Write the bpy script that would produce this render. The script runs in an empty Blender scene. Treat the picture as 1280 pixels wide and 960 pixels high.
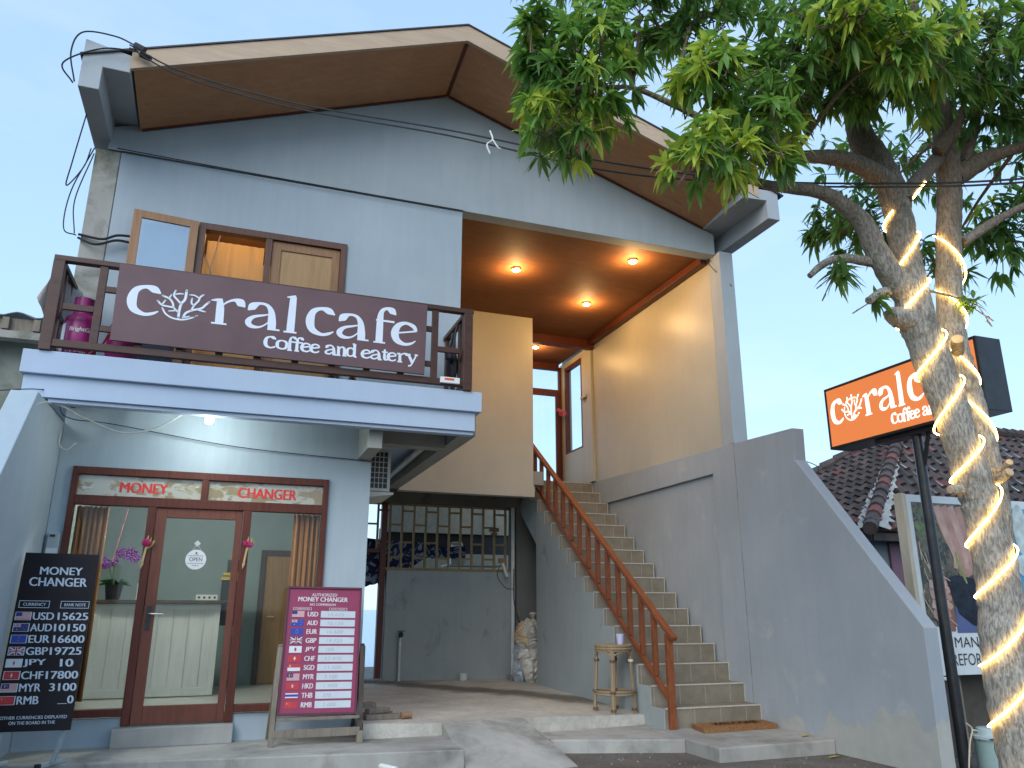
import bpy, math, random
import numpy as np
from mathutils import Vector, Matrix
random.seed(7)
rng = np.random.default_rng(11)
R = math.radians
EYE = 1.47                     # camera height over the road; everything below is built relative to eye level and lifted at the end
scene = bpy.context.scene
COL = scene.collection

# ------------------------------------------------------------------ camera
YAW, PITCH, ROLL, FPX = R(19.794), R(16.211), R(0.102), 970.39
fw = Vector((math.sin(YAW)*math.cos(PITCH), math.cos(YAW)*math.cos(PITCH), math.sin(PITCH)))
rt = Vector((math.cos(YAW), -math.sin(YAW), 0)); up = rt.cross(fw)
r2 = rt*math.cos(ROLL) + up*math.sin(ROLL); u2 = -rt*math.sin(ROLL) + up*math.cos(ROLL)
cam = bpy.data.cameras.new('camera'); cam_o = bpy.data.objects.new('camera', cam); COL.objects.link(cam_o)
cam_o.matrix_world = Matrix(((r2.x, u2.x, -fw.x, 0), (r2.y, u2.y, -fw.y, 0), (r2.z, u2.z, -fw.z, EYE), (0, 0, 0, 1)))
cam.sensor_fit = 'HORIZONTAL'; cam.sensor_width = 36.0; cam.lens = 36.0*FPX/1280
cam.clip_start = 0.05; cam.clip_end = 6000
scene.camera = cam_o

# ------------------------------------------------------------------ world, sun, exposure
SUN_EL, SUN_AZ = R(32), R(218)          # azimuth clockwise from +Y : behind the camera, to the left
world = bpy.data.worlds.new('World'); scene.world = world; world.use_nodes = True
wn, wl = world.node_tree.nodes, world.node_tree.links
bg = wn['Background']; bg.inputs[1].default_value = 0.14
sky = wn.new('ShaderNodeTexSky'); sky.sky_type = 'NISHITA'; sky.sun_disc = False
sky.sun_elevation = SUN_EL; sky.sun_rotation = SUN_AZ; sky.air_density = 1.0; sky.dust_density = 0.6; sky.ozone_density = 1.6
tc = wn.new('ShaderNodeTexCoord'); mp = wn.new('ShaderNodeMapping'); mp.inputs['Scale'].default_value = (1.3, 1.3, 5.0)
ns = wn.new('ShaderNodeTexNoise'); ns.inputs['Scale'].default_value = 2.2; ns.inputs['Detail'].default_value = 6; ns.inputs['Roughness'].default_value = 0.55
cr = wn.new('ShaderNodeValToRGB'); cr.color_ramp.elements[0].position = 0.5; cr.color_ramp.elements[1].position = 0.8
cr.color_ramp.elements[1].color = (0.25, 0.25, 0.25, 1)
mx = wn.new('ShaderNodeMix'); mx.data_type = 'RGBA'
wl.new(tc.outputs['Generated'], mp.inputs[0]); wl.new(mp.outputs[0], ns.inputs['Vector']); wl.new(ns.outputs['Fac'], cr.inputs[0])
wl.new(cr.outputs[0], mx.inputs['Factor']); gm = wn.new('ShaderNodeGamma'); gm.inputs[1].default_value = 0.31; wl.new(sky.outputs[0], gm.inputs[0])
tn = wn.new('ShaderNodeMix'); tn.data_type = 'RGBA'; tn.blend_type = 'MULTIPLY'; tn.inputs[0].default_value = 1.0; tn.inputs['B'].default_value = (1.12, 1.47, 1.86, 1); wl.new(gm.outputs[0], tn.inputs['A'])
wl.new(tn.outputs['Result'], mx.inputs['A'])
hs = wn.new('ShaderNodeHueSaturation'); hs.inputs['Saturation'].default_value = 0.45; hs.inputs['Value'].default_value = 1.15; wl.new(tn.outputs['Result'], hs.inputs['Color']); wl.new(hs.outputs[0], mx.inputs['B'])
wl.new(mx.outputs['Result'], bg.inputs[0])
sl = bpy.data.lights.new('sun', 'SUN'); sl.energy = 0.65; sl.angle = R(45); sl.color = (1.0, 0.97, 0.92)
so = bpy.data.objects.new('sun', sl); COL.objects.link(so)
sd = Vector((math.sin(SUN_AZ)*math.cos(SUN_EL), math.cos(SUN_AZ)*math.cos(SUN_EL), math.sin(SUN_EL)))
so.rotation_euler = sd.to_track_quat('Z', 'Y').to_euler(); so.location = (0, -10, 12)
vs = scene.view_settings; scene.display_settings.display_device = 'sRGB'
vs.view_transform = 'Standard'; vs.look = 'None'; vs.gamma = 1.0; vs.use_curve_mapping = False; vs.exposure = 1.65
scene.cycles.max_bounces = 8; scene.cycles.transparent_max_bounces = 12; scene.cycles.caustics_reflective = False; scene.cycles.caustics_refractive = False
scene.cycles.use_denoising = True

# ------------------------------------------------------------------ materials
def new_mat(name):
    m = bpy.data.materials.new(name); m.use_nodes = True
    nt = m.node_tree; return m, nt.nodes, nt.links, nt.nodes['Principled BSDF']
def pos_vec(N, L, scale=(1, 1, 1)):
    g = N.new('ShaderNodeNewGeometry'); mp = N.new('ShaderNodeMapping'); mp.inputs['Scale'].default_value = scale
    L.new(g.outputs['Position'], mp.inputs[0]); return mp.outputs[0]
def noise(N, L, vec, scale, detail=5, rough=0.55, dist=0.0):
    n = N.new('ShaderNodeTexNoise'); n.inputs['Scale'].default_value = scale; n.inputs['Detail'].default_value = detail
    n.inputs['Roughness'].default_value = rough; n.inputs['Distortion'].default_value = dist
    if vec is not None: L.new(vec, n.inputs['Vector'])
    return n.outputs['Fac']
def ramp(N, L, fac, a, b, ca=(0, 0, 0, 1), cb=(1, 1, 1, 1)):
    r = N.new('ShaderNodeValToRGB'); r.color_ramp.elements[0].position = a; r.color_ramp.elements[1].position = b
    r.color_ramp.elements[0].color = ca; r.color_ramp.elements[1].color = cb; L.new(fac, r.inputs[0]); return r.outputs[0]
def mix(N, L, fac, a, b):
    m = N.new('ShaderNodeMix'); m.data_type = 'RGBA'
    for k, v in (('Factor', fac), ('A', a), ('B', b)):
        if hasattr(v, 'default_value') or hasattr(v, 'is_linked'): L.new(v, m.inputs[k])
        elif k == 'Factor': m.inputs[0].default_value = v
        else: m.inputs[k].default_value = (*v, 1) if len(v) == 3 else v
    return m.outputs['Result']
def bump(N, L, P, h, strength=0.3, dist=0.01):
    b = N.new('ShaderNodeBump'); b.inputs['Strength'].default_value = strength; b.inputs['Distance'].default_value = dist
    L.new(h, b.inputs['Height']); L.new(b.outputs[0], P.inputs['Normal'])
def c4(c): return (*c, 1)

def plain(name, col, rough=0.5, metal=0.0, var=0.12, scale=9, spec=0.5, bmp=0.0):
    m, N, L, P = new_mat(name); v = pos_vec(N, L)
    f = noise(N, L, v, scale, 4)
    a = tuple(max(0, c*(1-var)) for c in col); b = tuple(min(1, c*(1+var)) for c in col)
    L.new(mix(N, L, ramp(N, L, f, 0.3, 0.7), a, b), P.inputs['Base Color'])
    P.inputs['Roughness'].default_value = rough; P.inputs['Metallic'].default_value = metal
    P.inputs['Specular IOR Level'].default_value = spec
    if bmp: bump(N, L, P, noise(N, L, v, scale*8, 3), bmp, 0.004)
    return m
def plaster(name, c1, c2, stain=None, rough=0.75, stain_lo=0.58, stain_hi=0.75, streak=0.25, spec=0.25):
    m, N, L, P = new_mat(name); v = pos_vec(N, L)
    big = noise(N, L, v, 0.9, 6, 0.6)
    col = mix(N, L, ramp(N, L, big, 0.3, 0.7), c1, c2)
    vs_ = pos_vec(N, L, (5, 5, 0.5)); st = noise(N, L, vs_, 2.0, 5, 0.6)
    col = mix(N, L, ramp(N, L, st, 0.35, 0.8, (0, 0, 0, 1), (streak,)*3+(1,)), col, tuple(c*0.72 for c in c1))
    if stain:
        s = noise(N, L, pos_vec(N, L, (1, 1, 0.8)), 1.7, 8, 0.65, 0.4)
        col = mix(N, L, ramp(N, L, s, stain_lo, stain_hi), col, stain)
    L.new(col, P.inputs['Base Color']); P.inputs['Roughness'].default_value = rough; P.inputs['Specular IOR Level'].default_value = spec
    h = noise(N, L, pos_vec(N, L, (1, 1, 0.6)), 3.5, 8, 0.6)
    bump(N, L, P, h, 0.35, 0.012)
    return m
def wood(name, c1, c2, scale=(14, 14, 1.2), rough=0.45, spec=0.4, bmp=0.15):
    m, N, L, P = new_mat(name); v = pos_vec(N, L, scale)
    f = noise(N, L, v, 2.2, 7, 0.65, 0.8); g = noise(N, L, pos_vec(N, L), 1.3, 4)
    col = mix(N, L, ramp(N, L, f, 0.3, 0.72), c1, c2)
    col = mix(N, L, ramp(N, L, g, 0.35, 0.75, (0, 0, 0, 1), (0.35,)*3+(1,)), col, tuple(c*0.65 for c in c1))
    L.new(col, P.inputs['Base Color']); P.inputs['Roughness'].default_value = rough; P.inputs['Specular IOR Level'].default_value = spec
    bump(N, L, P, f, bmp, 0.004); return m
def glass(name, tint=(0.9, 0.95, 0.95), refl=0.12):
    m, N, L, P = new_mat(name); N.remove(P); out = N['Material Output']
    t = N.new('ShaderNodeBsdfTransparent'); t.inputs[0].default_value = c4(tint)
    g = N.new('ShaderNodeBsdfGlossy'); g.inputs['Roughness'].default_value = 0.015; g.inputs[0].default_value = (0.9, 0.93, 0.95, 1)
    mx = N.new('ShaderNodeMixShader'); mx.inputs[0].default_value = refl; L.new(t.outputs[0], mx.inputs[1]); L.new(g.outputs[0], mx.inputs[2])
    L.new(mx.outputs[0], out.inputs[0]); return m
def emit(name, col, s):
    m, N, L, P = new_mat(name); P.inputs['Base Color'].default_value = c4(col)
    P.inputs['Emission Color'].default_value = c4(col); P.inputs['Emission Strength'].default_value = s; return m

M = {}
M['plaster_blue'] = plaster('pale blue grey plaster', (0.33, 0.395, 0.44), (0.405, 0.465, 0.505))
M['plaster_gable'] = plaster('gable plaster', (0.31, 0.355, 0.375), (0.38, 0.425, 0.445))
M['plaster_lower'] = plaster('shopfront plaster', (0.37, 0.45, 0.50), (0.45, 0.52, 0.56))
M['balcony_paint'] = plaster('pale lavender blue paint', (0.40, 0.50, 0.64), (0.46, 0.555, 0.69), streak=0.12)
M['beam_grey'] = plaster('grey beam plaster', (0.36, 0.40, 0.42), (0.44, 0.47, 0.49), streak=0.15)
M['plaster_right'] = plaster('grey side wall plaster', (0.25, 0.28, 0.31), (0.34, 0.36, 0.38), (0.38, 0.39, 0.40), stain_lo=0.6, stain_hi=0.85)
M['plaster_cream'] = plaster('smooth cream grey plaster', (0.45, 0.42, 0.34), (0.53, 0.495, 0.40), rough=0.38, spec=0.5, streak=0.12)
M['plaster_dark'] = plaster('passage grey plaster', (0.31, 0.345, 0.345), (0.38, 0.41, 0.40), (0.16, 0.2, 0.23))
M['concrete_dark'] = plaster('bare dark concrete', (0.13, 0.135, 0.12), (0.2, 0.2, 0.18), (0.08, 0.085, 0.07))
M['concrete_old'] = plaster('weathered concrete', (0.3, 0.29, 0.26), (0.4, 0.39, 0.36), (0.12, 0.13, 0.09), stain_lo=0.48, stain_hi=0.66)
M['moss_wall'] = plaster('mossy neighbour wall', (0.22, 0.24, 0.2), (0.34, 0.36, 0.32), (0.08, 0.1, 0.06), stain_lo=0.45, stain_hi=0.7)
M['soffit_conc'] = plaster('soffit concrete', (0.3, 0.31, 0.28), (0.38, 0.38, 0.34))
M['paving'] = plaster('cement paving', (0.27, 0.265, 0.245), (0.47, 0.455, 0.42), (0.17, 0.165, 0.14), rough=0.85, stain_lo=0.5, stain_hi=0.72)
M['room_wall'] = plain('room wall paint', (0.22, 0.28, 0.275), 0.8, var=0.06, scale=2)
M['room_floor'] = plain('room floor tile', (0.42, 0.42, 0.38), 0.3, var=0.08, scale=3)
M['room_ceiling'] = plain('room ceiling', (0.55, 0.56, 0.52), 0.8, var=0.04)

def floor_mat():
    m, N, L, P = new_mat('stained cement floor'); v = pos_vec(N, L)
    col = mix(N, L, ramp(N, L, noise(N, L, v, 1.4, 8, 0.65), 0.32, 0.7), (0.37, 0.345, 0.295), (0.60, 0.565, 0.50))
    fine = noise(N, L, v, 14, 8, 0.7)
    col = mix(N, L, ramp(N, L, fine, 0.45, 0.75, (0, 0, 0, 1), (0.5, 0.5, 0.5, 1)), col, (0.2, 0.185, 0.155))
    # a damp run that leaves the tap and spreads over the floor
    g = N.new('ShaderNodeNewGeometry'); sx = N.new('ShaderNodeSeparateXYZ'); L.new(g.outputs['Position'], sx.inputs[0])
    def M_(op, a, b=None):
        q = N.new('ShaderNodeMath'); q.operation = op
        for i, k in enumerate((a, b)):
            if k is None: continue
            if isinstance(k, (int, float)): q.inputs[i].default_value = k
            else: L.new(k, q.inputs[i])
        return q.outputs[0]
    # line y = 13.1 - 1.25*(x-2.7)
    wob = M_('MULTIPLY', M_('SUBTRACT', noise(N, L, v, 1.6, 5), 0.5), 1.6)
    d = M_('ABSOLUTE', M_('ADD', M_('SUBTRACT', sx.outputs[1], M_('SUBTRACT', 13.0, M_('MULTIPLY', M_('SUBTRACT', sx.outputs[0], 2.7), 1.15))), wob))
    wet = ramp(N, L, d, 0.25, 0.75, (0.85, 0.85, 0.85, 1), (0, 0, 0, 1))
    far = ramp(N, L, M_('SUBTRACT', sx.outputs[1], 9.2), 0.0, 0.8)
    wet2 = M_('MULTIPLY', wet, far)
    col = mix(N, L, wet2, col, (0.09, 0.08, 0.06))
    L.new(col, P.inputs['Base Color']); P.inputs['Roughness'].default_value = 0.75
    bump(N, L, P, fine, 0.4, 0.006); return m
M['floor'] = floor_mat()
def wall_right_mat():
    # the side wall with a strip of bare cement left unpainted along its foot
    m, N, L, P = new_mat('grey wall with bare cement foot'); v = pos_vec(N, L)
    col = mix(N, L, ramp(N, L, noise(N, L, v, 0.8, 6, 0.62), 0.3, 0.7), (0.325, 0.365, 0.40), (0.40, 0.435, 0.465))
    st = noise(N, L, pos_vec(N, L, (5, 5, 0.45)), 2.2, 6, 0.62)
    col = mix(N, L, ramp(N, L, st, 0.4, 0.85, (0, 0, 0, 1), (0.28, 0.28, 0.28, 1)), col, (0.27, 0.295, 0.32))
    pt = noise(N, L, v, 2.1, 7, 0.6, 0.5)
    col = mix(N, L, ramp(N, L, pt, 0.6, 0.72, (0, 0, 0, 1), (0.55, 0.55, 0.55, 1)), col, (0.50, 0.505, 0.50))
    g = N.new('ShaderNodeNewGeometry'); sx = N.new('ShaderNodeSeparateXYZ'); L.new(g.outputs['Position'], sx.inputs[0])
    a = N.new('ShaderNodeMath'); a.operation = 'MULTIPLY_ADD'; L.new(noise(N, L, v, 2.6, 4), a.inputs[0]); a.inputs[1].default_value = 0.9; L.new(sx.outputs[2], a.inputs[2])
    b = N.new('ShaderNodeMath'); b.operation = 'MULTIPLY_ADD'; L.new(sx.outputs[1], b.inputs[0]); b.inputs[1].default_value = 0.12; L.new(a.outputs[0], b.inputs[2])
    k = ramp(N, L, b.outputs[0], 0.0, 1.0); 
    mr = N.new('ShaderNodeMapRange'); mr.inputs['From Min'].default_value = 1.66; mr.inputs['From Max'].default_value = 1.62; L.new(b.outputs[0], mr.inputs[0])
    col = mix(N, L, mr.outputs[0], col, mix(N, L, noise(N, L, v, 6, 6), (0.36, 0.36, 0.33), (0.50, 0.50, 0.46)))
    L.new(col, P.inputs['Base Color']); P.inputs['Roughness'].default_value = 0.75; P.inputs['Specular IOR Level'].default_value = 0.25
    bump(N, L, P, noise(N, L, v, 3.5, 8, 0.62), 0.35, 0.012); return m
M['wall_right'] = wall_right_mat()

M['wood_red'] = wood('red brown varnished wood', (0.085, 0.02, 0.012), (0.15, 0.04, 0.022), spec=0.3)
M['wood_rail'] = wood('orange brown stair wood', (0.17, 0.045, 0.015), (0.30, 0.09, 0.03), (14, 1.5, 3))
M['wood_dark'] = wood('dark brown rail wood', (0.055, 0.025, 0.018), (0.10, 0.045, 0.032), (2, 8, 8))
M['wood_tan'] = wood('tan window wood', (0.30, 0.155, 0.075), (0.42, 0.235, 0.12))
M['wood_ply'] = wood('plywood panel', (0.34, 0.20, 0.09), (0.46, 0.29, 0.14), (9, 9, 0.9), rough=0.55)
M['wood_soffit'] = wood('brown plywood soffit', (0.43, 0.205, 0.095), (0.54, 0.29, 0.145), (1.0, 6, 6), rough=0.6)
M['wood_ceiling'] = wood('stained plywood ceiling', (0.15, 0.06, 0.024), (0.21, 0.088, 0.036), (1.2, 5, 5), rough=0.72, spec=0.2)
M['wood_fascia'] = wood('pale fascia board', (0.46, 0.33, 0.22), (0.58, 0.43, 0.30), (0.8, 8, 8), rough=0.6)
M['wood_grille'] = wood('old yellow brown lath', (0.24, 0.17, 0.08), (0.36, 0.27, 0.14), (12, 12, 2), rough=0.7)
M['wood_old'] = wood('weathered grey wood', (0.17, 0.14, 0.11), (0.29, 0.25, 0.2), (10, 10, 1.5), rough=0.8)
M['wood_dkold'] = wood('dark weathered wood', (0.05, 0.035, 0.03), (0.1, 0.075, 0.06), (10, 10, 1.5), rough=0.7)
M['wood_door'] = wood('interior door wood', (0.26, 0.14, 0.055), (0.36, 0.21, 0.09))
M['cream_wood'] = wood('cream painted wood', (0.55, 0.47, 0.35), (0.66, 0.58, 0.45), (10, 10, 1.5), rough=0.6)
M['board_white'] = wood('whitewashed counter boards', (0.58, 0.59, 0.55), (0.68, 0.69, 0.65), (8, 8, 1.0), rough=0.6)
M['sign_brown'] = plain('matt maroon brown sign board', (0.125, 0.068, 0.075), 0.55, var=0.14, scale=2.5, bmp=0.1)
M['letter_blue'] = plain('pale letter paint', (0.74, 0.80, 0.90), 0.5, var=0.03)
M['white'] = plain('white paint', (0.78, 0.79, 0.78), 0.45, var=0.04)
M['offwhite'] = plain('aged white plastic', (0.62, 0.62, 0.57), 0.45, var=0.07)
M['black'] = plain('black paint', (0.018, 0.018, 0.02), 0.4, var=0.2)
M['black_steel'] = plain('black steel', (0.03, 0.032, 0.035), 0.32, 0.35, var=0.25)
M['rubber'] = plain('black rubber cable', (0.015, 0.015, 0.018), 0.55)
M['glass'] = glass('clear window glass', (0.94, 0.965, 0.955), 0.014)
M['glass_sky'] = glass('open sash glass', (0.75, 0.82, 0.86), 0.3)
M['steel'] = plain('brushed steel', (0.5, 0.5, 0.48), 0.3, 0.9, var=0.1)
M['pvc'] = plain('white pvc pipe', (0.66, 0.68, 0.66), 0.4, var=0.06)
M['tile_step'] = None
def tile_mat():
    m, N, L, P = new_mat('brown grey stair tile'); v = pos_vec(N, L)
    col = mix(N, L, ramp(N, L, noise(N, L, v, 5, 7, 0.65), 0.3, 0.7), (0.185, 0.158, 0.115), (0.27, 0.235, 0.178))
    g = N.new('ShaderNodeNewGeometry'); sx = N.new('ShaderNodeSeparateXYZ'); L.new(g.outputs['Position'], sx.inputs[0])
    a = N.new('ShaderNodeMath'); a.operation = 'MULTIPLY_ADD'; L.new(sx.outputs[0], a.inputs[0]); a.inputs[1].default_value = 1/0.36; a.inputs[2].default_value = 0.05
    fr = N.new('ShaderNodeMath'); fr.operation = 'FRACT'; L.new(a.outputs[0], fr.inputs[0])
    lt = N.new('ShaderNodeMath'); lt.operation = 'LESS_THAN'; lt.inputs[1].default_value = 0.016; L.new(fr.outputs[0], lt.inputs[0])
    col = mix(N, L, lt.outputs[0], col, (0.42, 0.40, 0.35))
    L.new(col, P.inputs['Base Color']); P.inputs['Roughness'].default_value = 0.5; bump(N, L, P, noise(N, L, v, 30, 4), 0.2, 0.003); return m
M['tile_step'] = tile_mat()
M['grout'] = plain('pale step edge grout', (0.50, 0.47, 0.40), 0.7, var=0.12, scale=20)

# ------------------------------------------------------------------ mesh helpers
def catmull(pts, n=6):
    P = [np.array(p, float) for p in pts]
    if len(P) < 3: return np.array([P[0]+(P[-1]-P[0])*t for t in np.linspace(0, 1, n+1)])
    Q = [2*P[0]-P[1]] + P + [2*P[-1]-P[-2]]; out = []
    for i in range(1, len(Q)-2):
        a, b, c, d = Q[i-1], Q[i], Q[i+1], Q[i+2]
        for k in range(n):
            t = k/n
            out.append(0.5*((2*b)+(c-a)*t+(2*a-5*b+4*c-d)*t*t+(3*b-a-3*c+d)*t**3))
    out.append(P[-1]); return np.array(out)

class MB:
    def __init__(s): s.v, s.f, s.m = [], [], []
    def add(s, vs, fs, mat=0):
        o = len(s.v); s.v.extend([tuple(map(float, v)) for v in vs])
        for f in fs: s.f.append(tuple(i+o for i in f)); s.m.append(mat)
        return s
    def box(s, x0, x1, y0, y1, z0, z1, mat=0):
        x0, x1 = sorted((x0, x1)); y0, y1 = sorted((y0, y1)); z0, z1 = sorted((z0, z1))
        return s.add([(x0,y0,z0),(x1,y0,z0),(x1,y1,z0),(x0,y1,z0),(x0,y0,z1),(x1,y0,z1),(x1,y1,z1),(x0,y1,z1)],
              [(0,3,2,1),(4,5,6,7),(0,1,5,4),(1,2,6,5),(2,3,7,6),(3,0,4,7)], mat)
    def obox(s, c, ax, ay, az, hx, hy, hz, mat=0):      # oriented box
        c = Vector(c); ax, ay, az = Vector(ax).normalized()*hx, Vector(ay).normalized()*hy, Vector(az).normalized()*hz
        vs = [c+i*ax+j*ay+k*az for k in (-1, 1) for (i, j) in ((-1,-1),(1,-1),(1,1),(-1,1))]
        return s.add(vs, [(0,3,2,1),(4,5,6,7),(0,1,5,4),(1,2,6,5),(2,3,7,6),(3,0,4,7)], mat)
    def bar(s, a, b, w, h, mat=0, up_=(0, 0, 1)):       # rectangular bar from a to b
        a, b = Vector(a), Vector(b); d = (b-a); ln = d.length; d.normalize()
        side = d.cross(Vector(up_)); 
        if side.length < 1e-4: side = d.cross(Vector((0, 1, 0)))
        side.normalize(); u = side.cross(d)
        return s.obox((a+b)/2, d, side, u, ln/2, w/2, h/2, mat)
    def prism(s, poly, axis, a0, a1, mat=0):            # poly of 2D points in the plane normal to the axis
        n = len(poly)
        def P(p, a):
            return {'x': (a, p[0], p[1]), 'y': (p[0], a, p[1]), 'z': (p[0], p[1], a)}[axis]
        vs = [P(p, a0) for p in poly] + [P(p, a1) for p in poly]
        fs = [tuple(range(n))[::-1], tuple(range(n, 2*n))] + [(i, (i+1) % n, n+(i+1) % n, n+i) for i in range(n)]
        return s.add(vs, fs, mat)
    def loft(s, rings, cap=True, mat=0):
        n = len(rings[0]); vs = [p for r_ in rings for p in r_]; fs = []
        for i in range(len(rings)-1):
            for j in range(n): fs.append((i*n+j, i*n+(j+1) % n, (i+1)*n+(j+1) % n, (i+1)*n+j))
        if cap: fs += [tuple(range(n))[::-1], tuple(range((len(rings)-1)*n, len(rings)*n))]
        return s.add(vs, fs, mat)
    def tube(s, path, r, n=8, mat=0, cap=True, bumpy=0.0):
        P = [Vector(p) for p in path]; rings = []; prev = None
        for i, p in enumerate(P):
            d = (P[min(i+1, len(P)-1)]-P[max(i-1, 0)])
            if d.length < 1e-9: d = Vector((0, 0, 1))
            d.normalize()
            if prev is None:
                a = d.cross(Vector((0, 0, 1))); 
                if a.length < 0.05: a = d.cross(Vector((1, 0, 0)))
            else: a = prev-d*prev.dot(d)
            a.normalize(); prev = a; b = d.cross(a)
            rr = r[i] if hasattr(r, '__len__') else r
            rings.append([p+(a*math.cos(t)+b*math.sin(t))*rr*(1+(random.uniform(-bumpy, bumpy) if bumpy else 0)) for t in [2*math.pi*k/n for k in range(n)]])
        return s.loft(rings, cap, mat)
    def lathe(s, prof, c, n=20, mat=0, axis=(0, 0, 1), sx=1.0, sy=1.0):
        c = Vector(c); z = Vector(axis).normalized(); x = z.cross(Vector((0, 1, 0)))
        if x.length < 0.05: x = Vector((1, 0, 0))
        x.normalize(); y = z.cross(x)
        rings = [[c+z*h+x*(max(r_, 1e-4)*math.cos(t)*sx)+y*(max(r_, 1e-4)*math.sin(t)*sy) for t in [2*math.pi*k/n for k in range(n)]] for r_, h in prof]
        return s.loft(rings, True, mat)
    def quad(s, a, b, c, d, mat=0): return s.add([a, b, c, d], [(0, 1, 2, 3)], mat)
    def poly(s, pts, mat=0): return s.add(pts, [tuple(range(len(pts)))], mat)
    def wall(s, mp, u0, u1, v0, v1, holes, t0, t1, mat=0):   # panel with rectangular holes; mp(u,v,t)
        us = sorted({u0, u1, *[h[0] for h in holes], *[h[1] for h in holes]}); vs_ = sorted({v0, v1, *[h[2] for h in holes], *[h[3] for h in holes]})
        us = [u for u in us if u0 <= u <= u1]; vs_ = [v for v in vs_ if v0 <= v <= v1]
        def full(i, j):
            if i < 0 or j < 0 or i >= len(us)-1 or j >= len(vs_)-1: return False
            cu, cv = (us[i]+us[i+1])/2, (vs_[j]+vs_[j+1])/2
            return not any(h[0] < cu < h[1] and h[2] < cv < h[3] for h in holes)
        for i in range(len(us)-1):
            for j in range(len(vs_)-1):
                if not full(i, j): continue
                a, b, c, d = us[i], us[i+1], vs_[j], vs_[j+1]
                s.quad(mp(a, c, t0), mp(b, c, t0), mp(b, d, t0), mp(a, d, t0), mat); s.quad(mp(a, c, t1), mp(a, d, t1), mp(b, d, t1), mp(b, c, t1), mat)
                for (di, dj, p, q) in ((-1, 0, (a, d), (a, c)), (1, 0, (b, c), (b, d)), (0, -1, (a, c), (b, c)), (0, 1, (b, d), (a, d))):
                    if not full(i+di, j+dj): s.quad(mp(*p, t0), mp(*p, t1), mp(*q, t1), mp(*q, t0), mat)
        return s
    def ribbon(s, mp, pts, ws, n=6, mat=0, wmul=1.0, wmin=0.0, h=0.0):   # flat brush stroke with changing width
        Q = catmull([(p[0], p[1], w) for p, w in zip(pts, ws)], n); L_, R_ = [], []
        for i in range(len(Q)):
            d = Q[min(i+1, len(Q)-1)][:2]-Q[max(i-1, 0)][:2]; d = d/(np.linalg.norm(d)+1e-9); nn = np.array([-d[1], d[0]])
            w = max(abs(Q[i][2])*wmul, wmin)/2
            L_.append(Q[i][:2]+nn*w); R_.append(Q[i][:2]-nn*w)
        vs_ = [mp(*p, h) for p in L_]+[mp(*p, h) for p in R_]; k = len(L_)
        return s.add(vs_, [(i, i+1, k+i+1, k+i) for i in range(k-1)], mat)
    def text(s, txt, mp, x0, x1, y0, y1, mat=0, bold=0.0, shear=0.0, h=0.0):
        vs_, fs = text2d(txt, 0.0, shear)
        lo, hi = vs_.min(0), vs_.max(0); w = np.maximum(hi-lo, 1e-6); sx = (x1-x0)/w[0]
        for k, dx in enumerate((-1, 0, 1) if bold > .004 else (0,)):      # heavier faces: three strikes side by side
            s.add([mp(x0+(p[0]-lo[0]+dx*bold*1.15)*sx, y0+(p[1]-lo[1])/w[1]*(y1-y0), h+.0003*k) for p in vs_], fs, mat)
        return s
    def rect(s, mp, x0, x1, y0, y1, mat=0, h=0.0): return s.quad(mp(x0, y0, h), mp(x1, y0, h), mp(x1, y1, h), mp(x0, y1, h), mat)
    def disc(s, mp, cx, cy, r, mat=0, h=0.0, n=24, ry=None):
        return s.poly([mp(cx+r*math.cos(t), cy+(ry or r)*math.sin(t), h) for t in [2*math.pi*k/n for k in range(n)]], mat)
    def star(s, mp, cx, cy, r, mat=0, h=0.0, n=5):
        return s.poly([mp(cx+(r if k % 2 == 0 else r*0.42)*math.sin(math.pi*k/n), cy+(r if k % 2 == 0 else r*0.42)*math.cos(math.pi*k/n), h) for k in range(2*n)], mat)
    def build(s, name, mats, parent=None, smooth=False, bevel=0.0, seg=2, **tags):
        mats = mats if isinstance(mats, (list, tuple)) else [mats]
        V = np.array(s.v, float)
        if parent is None:
            lo, hi = V.min(0), V.max(0); off = Vector(((lo[0]+hi[0])/2, (lo[1]+hi[1])/2, lo[2]))
        else: off = OFF[parent.name]
        me = bpy.data.meshes.new(name); me.from_pydata((V-np.array(off)).tolist(), [], s.f)
        for m_ in mats: me.materials.append(m_)
        me.polygons.foreach_set('material_index', s.m); me.update()
        o = bpy.data.objects.new(name, me); COL.objects.link(o)
        if parent is None: o.location = off
        else: o.parent = parent
        OFF[o.name] = off
        if smooth:
            me.shade_smooth()
            if hasattr(me, 'set_sharp_from_angle'): me.set_sharp_from_angle(angle=R(45))
        if bevel:
            b = o.modifiers.new('bevel', 'BEVEL'); b.width = bevel; b.segments = seg; b.limit_method = 'ANGLE'; b.angle_limit = R(50); b.harden_normals = False
        for k, v in tags.items(): o[k] = v
        return o
OFF = {}
def thing(name, label, cat, loc, group=None):
    o = bpy.data.objects.new(name, None); COL.objects.link(o); o.location = loc; o.empty_display_size = 0.1
    o['label'] = label; o['category'] = cat
    if group: o['group'] = group
    OFF[o.name] = Vector(loc); return o
def tag(o, label, cat, group=None):
    o['label'] = label; o['category'] = cat
    if group: o['group'] = group
    return o
def structure(mb, name, mat, kind='structure', **k):
    o = mb.build(name, mat, **k); o['kind'] = kind; return o
_TX = {}
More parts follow.
